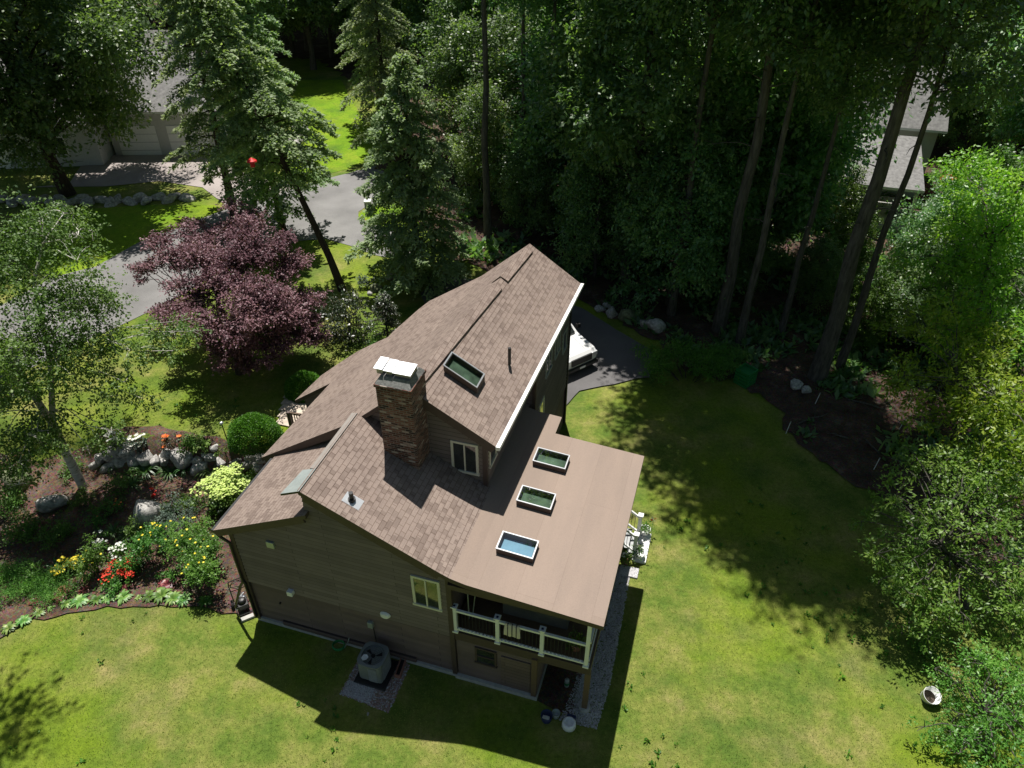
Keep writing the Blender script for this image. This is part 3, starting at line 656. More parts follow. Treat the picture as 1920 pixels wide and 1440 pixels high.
mb.tube([(-.05, -.1, 1.95), (-.2, -.1, 1.7), (-.75, -.05, .35)], .045, 8); mb.build('downspout', M['black'], HO)
mb = MB(); mb.box(6.66, 10.72, -.15, -.04, 4.22, 4.40); mb.box(10.55, 10.70, -.1, 6.1, 4.12, 4.28); mb.build('porch_beam', M['trim'], HO)
mb = MB(); mb.tube([(6.97, 12.1, 6.3), (6.97, 12.1, .1)], .045, 8); mb.build('downspout', M['black'], HO)
# soffit dark edge boards under the gable rakes
for p, q, h in (((-.3, -.18, z_low(-.3) - .2), (2.75, -.18, z_low(2.75) - .2), .16), ((2.9, -.18, z_sh(2.9) - .25), (6.45, -.18, z_sh(6.45) - .25), .18), ((-.8, 3.04, 3.9), (2.58, 3.04, 6.12), .18), ((4.6, 3.04, 7.72), (6.9, 3.04, 6.36), .18)): mb = MB(); mb.bar(p, q, .05, h); mb.build('rake_board', M['trim'], HO)
# windows
window(FR(0), 5.58, 6.4, 3.05, 4.28); window(FR(3.2), 5.6, 6.42, 5.18, 6.33); window(RI(6.62), 3.35, 3.95, 5.35, 6.2, 1)
window(RI(6.92), 8.5, 9.3, 4.95, 6.1, 2, 'grey'); window(RI(6.92), 9.75, 10.5, 4.9, 6.1, 2, 'grey'); window(RI(6.92), 7.75, 8.4, 3.0, 4.3, 1, 'cream'); window(RI(6.92), 11.0, 11.6, 4.3, 5.2, 1, 'grey')
window(FR(.05), 7.28, 7.92, .98, 1.72, 2, 'trim', .06, vert=False)
# garage-like panel of the basement wall and its post
mb = MB(); pb(mb, FR(.05), 8.05, 8.9, .2, 1.6, 0, .06); mb.build('access_panel', M['siding2'], HO)
mb = MB(); pb(mb, FR(.05), 8.95, 9.1, .1, 1.95, .02, .12); mb.build('porch_post', M['wood'], HO)
def deck_map(): pass
# skylights
def skylight(cx, cy, sx, sy, zf, g, tilt_ax=None):
    def P(x, y, h): return (x, y, zf(x) + h)
    def ring(x0, x1, y0, y1, w, h0, h1):
        mb = MB(); 
        o = [(x0, y0), (x1, y0), (x1, y1), (x0, y1)]; i = [(x0 + w, y0 + w), (x1 - w, y0 + w), (x1 - w, y1 - w), (x0 + w, y1 - w)]
        V = [P(*p, h1) for p in o] + [P(*p, h1) for p in i] + [P(*p, h0) for p in o] + [P(*p, h0) for p in i]
        F = []
        for k in range(4):
            k2 = (k + 1) % 4; F += [(k, k2, 4 + k2, 4 + k), (8 + k, 8 + k2, k2, k), (4 + k, 4 + k2, 12 + k2, 12 + k)]
        mb.add(V, F); return mb
    x0, x1, y0, y1 = cx - sx / 2, cx + sx / 2, cy - sy / 2, cy + sy / 2
    curb = ring(x0, x1, y0, y1, .04, -.02, .18).build('skylight', M['trim'], HO)
    ring(x0 - .01, x1 + .01, y0 - .01, y1 + .01, .034, .182, .205).build('frame', M['curbframe'], curb)
    mb = MB(); mb.add([P(x0 + .03, y0 + .03, .19), P(x1 - .03, y0 + .03, .19), P(x1 - .03, y1 - .03, .19), P(x0 + .03, y1 - .03, .19)], [(0, 1, 2, 3)]); mb.build('glass', M['skyglass'], curb)
    mb = MB(); mb.add([P(x0 + .03, y0 + .03, .012), P(x1 - .03, y0 + .03, .012), P(x1 - .03, y1 - .03, .012), P(x0 + .03, y1 - .03, .012)], [(0, 1, 2, 3)]); mb.build('shaft_plate', M[g], curb)  # bottom plate of the shaft; the blue one carries a painted sky reflection
zp = lambda x: 4.68 - .0726 * (x - 7.2)
skylight(8.13, 4.86, 1.0, .62, zp, 'shaft'); skylight(8.13, 3.15, 1.0, .62, zp, 'shaft'); skylight(8.12, 1.32, 1.0, .62, zp, 'reflectblue')
skylight(5.52, 4.67, .98, .68, lambda x: 8.02 - .588 * (x - 4.62), 'shaft')
# vent pipes
mb = MB(); zz = 8.02 - .588 * (6.38 - 4.7); mb.tube([(6.38, 6.25, zz - .05), (6.38, 6.25, zz + .55)], .05, 10); mb.build('vent_pipe', M['black'], HO)
mb = MB(); zz = z_sh(3.95); mb.tube([(3.95, .35, zz - .05), (3.95, .35, zz + .28)], .06, 10); mb.tube([(3.95, .35, zz), (3.95, .35, zz + .08)], .1, 10); mb.build('vent_pipe', M['black'], HO)
slab('flashing', [(3.75, .18, z_sh(3.75) + .01), (4.2, .18, z_sh(4.2) + .01), (4.2, .52, z_sh(4.2) + .01), (3.75, .52, z_sh(3.75) + .01)], .01, [M['metal'], M['metal']])
# chimney
mb = MB(); mb.box(3.93, 4.93, 2.35, 3.28, 4.5, 8.42); mb.box(3.90, 4.96, 2.31, 3.32, 8.42, 8.5)
ch = mb.build('chimney', M['brick'], HO)
mb = MB(); V = [(3.92, 2.33, 8.5), (4.94, 2.33, 8.5), (4.94, 3.3, 8.5), (3.92, 3.3, 8.5), (4.02, 2.5, 8.68), (4.84, 2.5, 8.68), (4.84, 3.15, 8.68), (4.02, 3.15, 8.68)]
mb.add(V, [(4, 5, 6, 7), (0, 1, 5, 4), (1, 2, 6, 5), (2, 3, 7, 6), (3, 0, 4, 7)]); mb.build('crown', M['stone'], ch)
for x0, x1, zt in ((3.84, 4.09, 8.90), (4.11, 4.36, 8.88), (4.37, 4.88, 8.86)):
    mb = MB(); mb.box(x0 + .05, x1 - .05, 2.6, 3.05, 8.66, 8.80); f = mb.build('flue', M['paver'], ch)
    mb = MB(); mb.add([(x0, 2.52, zt - .03), (x1, 2.52, zt - .03), (x1, 3.0, zt + .02), (x0, 3.0, zt + .02), (x0, 2.52, zt - .045), (x1, 2.52, zt - .045), (x1, 3.0, zt + .005), (x0, 3.0, zt + .005)], [(0, 1, 2, 3), (7, 6, 5, 4), (0, 4, 5, 1), (1, 5, 6, 2), (2, 6, 7, 3), (3, 7, 4, 0)])
    for a in (x0 + .05, x1 - .05): mb.box(a - .008, a + .008, 2.6, 2.62, 8.7, zt - .03)
    mb.build('flue_cap', M['metal'], f)
# wall fittings
def fit(name, mp, s, z, w_, h_, mat, d=.05): mb = MB(); pb(mb, mp, s - w_ / 2, s + w_ / 2, z - h_ / 2, z + h_ / 2, .02, .055 + d); return mb.build(name, M[mat], HO, bevel=.012)
fit('wall_vent', FR(0), 1.34, 4.05, .24, .24, 'flash'); fit('dryer_vent', FR(0), 1.58, 2.05, .18, .18, 'white', .12)
mb = MB(); mb.lathe([(0, .08), (.09, .075), (.12, .03), (.13, 0)], n=18); o = mb.build('wall_light', M['white'], HO, (4.62, -.05, 2.16)); o.rotation_euler = (R(90), 0, 0); o.scale = (1.3, 1, 1)
fit('disconnect_box', FR(.07), 4.05, 1.42, .16, .24, 'flash', .09)
mb = MB(); mb.tube([(4.12, -.02, 1.3), (4.14, -.03, .7), (4.2, -.2, .5)], .015, 6); mb.build('conduit', M['black'], HO)
fit('meter_pipe', FR(.07), 1.0, 1.2, .05, .05, 'black', .06)
# porch deck, posts, railings
mb = MB(); mb.box(6.66, 10.5, .05, 4.75, 2.1, 2.2); mb.box(6.66, 10.5, 4.75, 6.2, 2.1, 2.2); mb.build('porch_deck', M['wood'], HO)
mb = MB(); mb.box(6.66, 10.56, -.02, .05, 1.86, 2.2); mb.box(10.5, 10.56, .05, 6.2, 1.9, 2.2); mb.build('deck_fascia', M['trim'], HO)
mb = MB(); mb.box(10.42, 10.57, 0.0, .15, .12, 1.86); mb.build('porch_post', M['wood'], HO)
mb = MB(); mb.lathe([(.16, 0), (.16, .14), (.14, .15), (0, .15)], (10.5, .07, 0), 16); mb.build('post_footing', M['conc'], HO)
mb = MB(); mb.box(10.42, 10.54, 5.9, 6.02, 0, 1.9); mb.box(10.42, 10.54, 2.9, 3.05, 0, 1.86); mb.build('porch_post', M['wood'], HO)
rl = MB(); xs_ = (6.74, 7.96, 9.2, 10.42)
for z, h in ((3.14, .07), (2.33, .06)): rl.bar((6.74, .02, z), (10.42, .02, z), .07, h)
rl.bar((10.46, .1, 3.14), (10.46, 4.7, 3.14), .07, .07); rl.bar((10.46, .1, 2.33), (10.46, 4.7, 2.33), .07, .06)
for i in range(34): x = 6.84 + i * .107; rl.bar((x, .02, 2.33), (x, .02, 2.385), .055, .03)
rail = rl.build('railing', M['white'], HO)
for i, x in enumerate(xs_):
    mb = MB(); top = 3.3 if i < 3 else 4.25
    mb.box(x - .05, x + .05, -.03, .07, 2.2, top); mb.box(x - .08, x + .08, -.06, .1, 2.2, 2.26)
    if i < 3: mb.box(x - .085, x + .085, -.065, .105, top, top + .035); mb.box(x - .03, x + .03, -.01, .05, top + .036, top + .04, 1)
    mb.build('railing_post', [M['white'], M['navy']], rail)
mb = MB()
for i in range(36):
    x = 6.84 + i * .1
    if min(abs(x - q) for q in xs_) > .07: mb.tube([(x, .02, 2.36), (x, .02, 3.1)], .008, 5)
for i in range(44): y = .2 + i * .103; mb.tube([(10.46, y, 2.36), (10.46, y, 3.1)], .008, 5)
mb.build('baluster', M['black'], rail)['kind'] = 'stuff'
# stairs down to the lawn
mb = MB()
for i in range(11): mb.box(10.95 - .27 * (i + 1), 10.97 - .27 * i, 5.95, 6.85, .18 * (i + 1) - .05, .18 * (i + 1)); mb.box(10.94 - .27 * i, 10.96 - .27 * i, 5.95, 6.85, .18 * i, .18 * (i + 1) - .05)
st = mb.build('porch_stairs', M['grey'], HO)
for y in (5.95, 6.85):
    mb = MB(); mb.box(10.86, 10.98, y - .06, y + .06, .02, 1.12); mb.box(10.83, 11.01, y - .09, y + .09, 1.12, 1.16); mb.build('newel_post', M['white'], st)
    mb = MB(); mb.bar((10.9, y, 1.0), (8.6, y, 2.6), .06, .07); mb.bar((10.9, y, .3), (8.6, y, 1.85), .06, .06); mb.build('stair_rail', M['white'], st)
    mb = MB()
    for k in range(12): x = 10.75 - k * .12; zz = .3 + (10.9 - x) * .68; mb.tube([(x, y, zz), (x, y, zz + .7)], .009, 5)
    mb.build('stair_balusters', M['black'], st)
# entry gate post and boards by the front walk
def hl(v, u, z): x, y = W(v, u); return (x, y, z)
# ---------------------------------------------------------------- things around the house
def HT(name, label, cat, v, u, z, rz=0, group=None):
    x, y = W(v, u); return thing(name, label, cat, (x, y, z), rz - TH, group)
ac = HT('air_conditioner', 'grey air conditioning condenser standing on a pad beside the brown wall', 'air conditioner', 4.35, -.62, 0)
mb = MB(); mb.box(-.5, .5, -.5, .5, 0, .07); mb.build('pad', M['black'], ac, bevel=.02)
mb = MB(); mb.box(-.37, .37, -.37, .37, .07, .84); mb.build('casing', M['acgrey'], ac, bevel=.09)
mb = MB()
for i in range(17):
    z = .16 + i * .038
    for a in (0, 90, 180, 270):
        c, s = math.cos(R(a)), math.sin(R(a)); p = (-.24, -.378); q = (.24, -.378)
        if a == 0: p = (-.02, -.378)
        mb.bar((p[0] * c - p[1] * s, p[0] * s + p[1] * c, z), (q[0] * c - q[1] * s, q[0] * s + q[1] * c, z), .014, .016)
mb.build('louvre', M['grey'], ac)
mb = MB()
n = 40; V = []
for k in range(n):
    a = 2 * math.pi * k / n; ca, sa = math.cos(a), math.sin(a); m_ = max(abs(ca), abs(sa)); q = .405 / (m_ ** .75) 
    q = min(q, .47); V += [(ca * q, sa * q, .84), (ca * q, sa * q, .90), (ca * .33, sa * .33, .91), (ca * .31, sa * .31, .78)]
F = []
for k in range(n):
    a, b = 4 * k, 4 * ((k + 1) % n); F += [(a, b, b + 1, a + 1), (a + 1, b + 1, b + 2, a + 2), (a + 2, b + 2, b + 3, a + 3)]
mb.add(V, F); mb.build('top_cover', M['acgrey'], ac)
mb = MB(); mb.lathe([(0, .80), (.31, .80)], n=30); mb.build('fan_well', M['dark'], ac)
mb = MB()
for k in range(3):
    a = k * 2.09 + .4; ca, sa = math.cos(a), math.sin(a); mb.add([(.05 * ca, .05 * sa, .84), (.28 * math.cos(a - .35), .28 * math.sin(a - .35), .83), (.28 * math.cos(a + .35), .28 * math.sin(a + .35), .86)], [(0, 1, 2)])
mb.lathe([(.06, .82), (.06, .88), (0, .885)], n=12); mb.build('fan', M['dark'], ac)
mb = MB()
for r in (.08, .14, .2, .26, .32):
    mb.tube([(r * math.cos(t * math.pi / 12), r * math.sin(t * math.pi / 12), .905) for t in range(25)], .003, 4, False)
for k in range(8): a = k * math.pi / 4; mb.tube([(0, 0, .905), (.33 * math.cos(a), .33 * math.sin(a), .905)], .003, 4, False)
mb.build('grille', M['black'], ac)
lf = MB(); lf.add([(-.28, -.2, .93), (-.2, -.27, .935), (-.1, -.23, .95), (-.08, -.12, .93), (-.16, -.06, .95), (-.26, -.08, .93)], [(0, 1, 2, 3, 4, 5)])
o = lf.build('paper_scrap', M['white'], None); o.matrix_world = ac.matrix_basis.copy(); tag(o, 'crumpled white scrap lying on the condenser grille', 'scrap')
gp = [W(3.62, -1.55), W(5.22, -1.66), W(5.2, -.1), W(3.66, -.1)]
pebbles('gravel_patch', gp, 4200, .032, ['redgravel', 'gravel', 'redgravel'], 5, .0, 'square patch of reddish gravel under the condenser', 'gravel')
pebbles('gravel', [W(3.66, -1.52), W(4.6, -1.58), W(4.5, -1.05), W(3.7, -1.1)], 1500, .03, ['gravel'], 6, .012, 'pale grey gravel in the front of the reddish patch', 'gravel')
pebbles('gravel_strip', [W(9.9, -.45), W(10.95, -.4), W(11.05, 1), W(10.95, 5.4), W(10.1, 5.4), W(10.05, .6)], 9500, .03, ['gravel', 'gravel', 'rock'], 7, .0, 'strip of pale gravel under the edge of the porch', 'gravel')
pl = HT('planter', 'narrow empty rectangular planter on the gravel beside the condenser', 'planter', 5.0, -.30, 0, .1)
mb = MB()
for a in ((-.09, -.06, -.32, .32), (.06, .09, -.32, .32), (-.06, .06, -.32, -.29), (-.06, .06, .29, .32)): mb.box(a[0], a[1], a[2], a[3], 0, .16)
mb.build('box', M['terra'], pl); mb = MB(); mb.box(-.06, .06, -.29, .29, .0, .09); mb.build('soil', M['dark'], pl)
hr = HT('garden_hose', 'coiled dark green garden hose lying at the foot of the gable wall', 'hose', 2.9, -.2, .05)
mb = MB(); mb.tube([(.2 * (1 - .0012 * i) * math.cos(i * .35), .16 * math.sin(i * .35), .02 + .002 * i % .12) for i in range(90)], .016, 6); mb.build('coil', M['green'], hr)
mb = MB(); mb.tube([(.2, .0, .05), (.32, .06, .3), (.35, .12, .45)], .014, 6); mb.build('tail', M['flash'], hr)
# furniture on the porch
sf = HT('outdoor_sofa', 'charcoal outdoor sofa seen from behind on the porch', 'sofa', 8.75, 1.35, 2.2)
mb = MB(); mb.box(-.95, .95, -.42, -.22, 0, .78); mb.build('backrest', M['fabric'], sf, bevel=.04)
mb = MB(); mb.box(-.95, .95, -.22, .45, .05, .4); mb.build('seat', M['fabric'], sf, bevel=.03)
for s in (-1, 1): mb = MB(); mb.box(s * .95 - (.12 if s > 0 else 0), s * .95 + (.12 if s < 0 else 0), -.2, .46, .4, .62); mb.build('armrest', M['fabric'], sf, bevel=.03)
mb = MB(); mb.box(-.9, .0, -.36, -.14, .62, .86); mb.box(.02, .9, -.36, -.14, .62, .86); mb.build('cushion', M['fabric'], sf, bevel=.06)
o = HT('white_throw', 'white throw draped over the back of the charcoal sofa', 'throw', 8.3, 1.1, 3.1)
mb = MB(); mb.box(-.3, .28, -.2, .16, .0, .05); mb.box(-.3, -.1, -.22, -.18, -.3, .05); mb.build('cloth', M['white'], o, bevel=.02)
ar = HT('outdoor_armchair', 'charcoal outdoor armchair facing the sofa near the house wall', 'armchair', 7.5, 2.1, 2.2, .6)
mb = MB(); mb.box(-.42, .42, -.4, .4, .08, .42); mb.build('seat', M['fabric'], ar, bevel=.03)
mb = MB(); mb.box(-.42, .42, .25, .42, .42, .85); mb.build('backrest', M['fabric'], ar, bevel=.05)
for s in (-.42, .3): mb = MB(); mb.box(s, s + .12, -.38, .3, .42, .62); mb.build('armrest', M['fabric'], ar, bevel=.03)
sw = HT('patio_umbrella', 'closed patio umbrella pole leaning in the porch corner by the wall', 'umbrella', 6.95, .5, 2.2)
mb = MB(); mb.tube([(0, 0, 0), (0, 0, 1.9)], .02, 8); mb.tube([(.08, .05, 0), (.25, .2, 1.9)], .015, 8); mb.build('pole', M['flash'], sw)
tw = HT('striped_towel', 'cream striped towel hanging over the white porch railing', 'towel', 8.38, .0, 3.2)
m_tw, ntw, ptw, tcw = base_mat('striped_cloth', .95); wv = ntw.nodes.new('ShaderNodeTexWave'); wv.inputs['Scale'].default_value = 2.6; ntw.links.new(tcw.outputs['Object'], wv.inputs['Vector'])
ntw.links.new(ramp(ntw, wv.outputs[1], [(.12, (.08, .07, .07)), (.2, (.62, .55, .40))]), ptw.inputs['Base Color'])
mb = MB(); V = []
for i in range(9):
    x = -.2 + .05 * i; f = .012 * math.sin(i * 1.7)
    V += [(x * 1.25, -.05 + f, -.48), (x, -.035 + f, -.02), (x, .0, .0), (x, .045 - f, -.02), (x * 1.1, .06 - f, -.3)]
mb.add(V, [(5 * i + j, 5 * i + 5 + j, 5 * i + 6 + j, 5 * i + 1 + j) for i in range(8) for j in range(4)]); mb.build('cloth', m_tw, tw, smooth=True)
def pot(label, v, u, z, r, h, mat='white', leaf='herb', seed=1, pr=.22, fl=None, cat='potted plant'):
    t = HT('potted_plant', label, cat, v, u, z)
    mb = MB(); mb.lathe([(r * .7, 0), (r * .95, h * .8), (r * 1.05, h * .85), (r * 1.05, h), (r * .9, h), (r * .85, h * .8), (0, h * .8)], n=20); mb.build('pot', M[mat], t, smooth=True)
    rng = np.random.default_rng(seed); L = Leaves(); bl = [(0, 0, h + pr * .5, pr)]; sprays(L, bl, rng, 900 if pr < .3 else 400, 5, .09, .22, .1); L.build('foliage', M[leaf], t)
    if fl: flower_heads(t, bl, fl, 7, .05, rng)
    return t
pot('potted plant with yellow leaves in the porch railing corner', 10.05, .45, 2.2, .16, .3, 'terra', 'oak2', 5, .24)
pot('white pot with green plant at the far end of the white landing', 11.12, 7.0, .1, .2, .26, 'white', 'herb', 6, .2)
pot('white pot with spiky plant at the near end of the white landing', 11.1, 5.92, .1, .2, .22, 'white', 'strap', 7, .2)
pot('small potted plant in the gravel under the porch edge', 10.72, 5.55, .0, .12, .18, 'terra', 'herb', 8, .2, 'whitepetal')
ld = HT('landing_slab', 'white concrete landing at the foot of the porch stairs', 'slab', 11.12, 6.45, 0)
mb = MB(); mb.box(-.22, .25, -.72, .62, 0, .1); mb.build('slab', M['white'], ld, bevel=.01)
ps = HT('paving_stone', 'pale paving slab on the gravel just before the landing', 'slab', 10.9, 5.25, 0); mb = MB(); mb.box(-.32, .3, -.22, .2, 0, .06); mb.build('slab', M['gravel'], ps, bevel=.01)
pn = HT('pinwheel', 'small red and white pinwheel standing by the far white pot', 'pinwheel', 11.35, 7.2, 0)
mb = MB(); mb.tube([(0, 0, 0), (0, 0, .7)], .008, 5); mb.build('stick', M['white'], pn)
mb = MB()
for k in range(4): a = k * math.pi / 2 + .4; mb.add([(0, 0, .7), (.13 * math.cos(a), 0.02, .7 + .13 * math.sin(a)), (.10 * math.cos(a + .7), -.02, .7 + .10 * math.sin(a + .7))], [(0, 1, 2)], k % 2)
mb.build('sails', [M['redpetal'], M['whitepetal']], pn)
sfl = HT('red_flower_ornament', 'dark red star shaped ornament lying on the white landing', 'ornament', 11.05, 6.4, .11)
mb = MB()
for k in range(6): a = k * 1.047; mb.add([(.03 * math.cos(a + .5), .03 * math.sin(a + .5), .02), (.16 * math.cos(a), .16 * math.sin(a), .03), (.03 * math.cos(a - .5), .03 * math.sin(a - .5), .02)], [(0, 1, 2)])
mb.lathe([(.04, .0), (.04, .03), (0, .035)], n=10); mb.build('petals', M['heuch'], sfl)
bk = HT('white_bag', 'white and navy bag slumped on the lawn below the porch post', 'bag', 10.2, -.58, 0)
mb = MB(); mb.lathe([(.14, 0), (.2, .1), (.19, .24), (.13, .3), (.12, .26), (.09, .2), (0, .18)], n=14); mb.build('sack', M['white'], bk, smooth=True)
mb = MB(); mb.box(-.12, .14, .1, .34, 0, .12); mb.build('flap', M['navy'], bk, bevel=.03)
b2 = HT('navy_pail', 'navy pail of odds and ends on the shaded lawn, further from the porch post', 'pail', 9.55, -.55, 0)
mb = MB(); mb.lathe([(.13, 0), (.17, .26), (.15, .26), (.12, .08), (0, .08)], n=16); mb.build('body', M['navy'], b2, smooth=True)
mb = MB(); mb.box(-.1, .1, -.13, -.02, .2, .27); mb.build('rag', M['conc'], b2, bevel=.02)
b3 = HT('metal_pail', 'small grey pail between the navy pail and the white bag', 'pail', 9.78, -.38, 0)
mb = MB(); mb.lathe([(.09, 0), (.12, .2), (.105, .2), (.08, .05), (0, .05)], n=16); mb.build('body', M['flash'], b3, smooth=True)
b4 = HT('green_can', 'pale green can standing on the bare ground under the porch', 'can', 9.85, .62, 0)
mb = MB(); mb.lathe([(.07, 0), (.07, .3), (.05, .33), (0, .33)], n=14); mb.build('body', M['flash'], b4, smooth=True); mb = MB(); mb.lathe([(.074, .1), (.074, .2)], n=14); mb.build('band', M['green'], b4)
# pressure washer by the left corner
x, y, z = at(459, 1142); pw = thing('pressure_washer', 'black pressure washer on wheels parked by the house corner', 'pressure washer', (x, y, z + .03), .5)
mb = MB()
for s in (-.24, .24): mb.tube([(s, -.3, .1), (s, .3, .12), (s, .42, .75), (s * .9, .44, .95)], .018, 7)
mb.tube([(-.22, .44, .95), (.22, .44, .95)], .02, 7); mb.tube([(-.24, -.3, .1), (.24, -.3, .1)], .018, 7); mb.tube([(-.24, .38, .55), (.24, .38, .55)], .015, 7); mb.build('frame', M['black'], pw)
mb = MB(); mb.box(-.16, .16, -.2, .15, .15, .38); mb.lathe([(.13, .38), (.13, .48), (.09, .52), (0, .53)], (0, -.02, 0), 14); mb.build('engine', M['black'], pw, bevel=.02)
mb = MB(); mb.box(-.12, .12, .16, .3, .16, .3); mb.tube([(-.1, .1, .42), (.12, .2, .5)], .03, 8); mb.build('pump', M['metal'], pw, bevel=.015)
for s in (-.3, .3):
    mb = MB(); mb.lathe([(.14, -.035), (.15, 0), (.14, .035), (.05, .035), (0, .03)], n=16); o = mb.build('wheel', M['tyre'], pw, (s, .22, .14), smooth=True); o.rotation_euler = (0, R(90), 0)
mb = MB(); mb.tube([(.2 * math.cos(i * .4), .42 + .04 * math.sin(i), .75 + .14 * math.sin(i * .4)) for i in range(40)], .012, 5); mb.build('hose', M['black'], pw)
mb = MB(); mb.box(-.2, .2, -.48, -.34, -.02, .06); mb.build('foot_plate', M['conc'], pw)
# front walk
x0 = P2([(536, 798)])[0]
for i, (px, py) in enumerate([(556, 745), (552, 757), (548, 769), (546, 781), (542, 794)]):
    x, y, z = at(px, py); o = thing('paving_slab', f'tan paving slab of the front walk, {["farthest from the viewer", "second farthest", "middle one", "second nearest", "nearest, beside the gate post"][i]}', 'paving slab', (x, y, z + .02), -TH, 'slabs of the front walk')
    mb = MB(); mb.box(-.5, 1.3, -.22, .22, 0, .05); mb.build('slab', M['paver'], o, bevel=.012)
x, y, z = at(541, 812); gt = thing('entry_railing', 'low brown wooden railing beside the front walk', 'railing', (x + .1, y + .2, z), -TH)
mb = MB(); mb.box(-.06, .06, -.06, .06, 0, .9); mb.build('post', M['trim'], gt)
mb = MB(); mb.bar((0, 0, .85), (.9, .05, .85), .05, .08); mb.bar((0, 0, .15), (.9, .05, .15), .05, .06); mb.build('rail', M['wood'], gt)
mb = MB()
for i in range(7): mb.bar((.12 + i * .11, .01, .17), (.12 + i * .11, .01, .83), .03, .03)
mb.build('pickets', M['wood'], gt)
x, y, z = at(433, 846); lp = thing('path_light', 'thin black path light standing beside the larger rounded hedge', 'lamp', (x, y, z))
mb = MB(); mb.tube([(0, 0, 0), (-.03, 0, 1.35)], .02, 8); mb.build('pole', M['black'], lp)
mb = MB(); mb.lathe([(.03, 1.34), (.07, 1.40), (.075, 1.43), (.03, 1.46), (0, 1.465)], (-.03, 0, 0), 12); mb.build('lamp_head', M['metal'], lp, smooth=True)
# lawn edge things on the other side
x, y, z = at(1738, 1308); o = thing('white_bucket', 'open white bucket lying tilted on the lawn by the bushes', 'bucket', (x, y, z + .02), .4); o.rotation_euler = (R(18), R(-12), .5)
mb = MB(); mb.lathe([(.19, 0), (.24, .34), (.25, .35), (.235, .35), (.18, .05), (0, .05)], n=24); mb.build('body', M['white'], o, smooth=True); mb = MB(); mb.lathe([(0, .08), (.19, .085)], n=20); mb.build('soil', M['bark_dark'], o)
for i, (px, py, dx, lab) in enumerate([(1527, 759, .1, 'leaning white stake beside the shaded boulder in the wood edge'), (1473, 813, .08, 'thin white stake at the edge of the shaded lawn'), (1684, 807, .12, 'thin white stake amid the sunlit leaf litter'), (1637, 882, .08, 'thin white stake closest to the bright edge bushes')]):
    x, y, z = at(px, py); s = thing('garden_stake', lab, 'stake', (x, y, z), 0, 'white stakes at the wood edge'); mb = MB(); mb.tube([(0, 0, -.1), (dx, .02, .62)], .014, 6); mb.build('rod', M['white'], s); mb = MB(); mb.tube([(dx, .02, .6), (dx * 1.03, .02, .65)], .018, 6); mb.build('tip', M['grey'], s)
x, y, z = at(1395, 718); pt = thing('green_crates', 'neat stack of green slatted crates in deep shade at the wood edge', 'crate', (x, y, z), .7)
for k in range(5):
    mb = MB(); zz = k * .16
    mb.box(-.35, .35, -.35, -.31, zz + .02, zz + .14); mb.box(-.35, .35, .31, .35, zz + .02, zz + .14); mb.box(-.35, -.31, -.31, .31, zz + .02, zz + .14); mb.box(.31, .35, -.31, .31, zz + .02, zz + .14); mb.box(-.33, .33, -.33, .33, zz, zz + .02); mb.build('crate', M['green'], pt)
x, y, z = at(692, 400); ub = thing('utility_box', 'dark green utility box with a white cap beside the road', 'utility box', (x, y, z), .1)
mb = MB(); mb.box(-.2, .2, -.2, .2, 0, .75); mb.build('body', M['acgrey'], ub, bevel=.02); mb = MB(); mb.box(-.22, .22, -.22, .22, .75, .86); mb.build('cap', M['white'], ub, bevel=.03)
x, y, z = at(710, 411); o = thing('access_cover', 'pale square access cover set in the grass by the road', 'cover', (x, y, z), .3); mb = MB(); mb.box(-.35, .35, -.25, .25, 0, .05); mb.build('lid', M['conc'], o, bevel=.01)
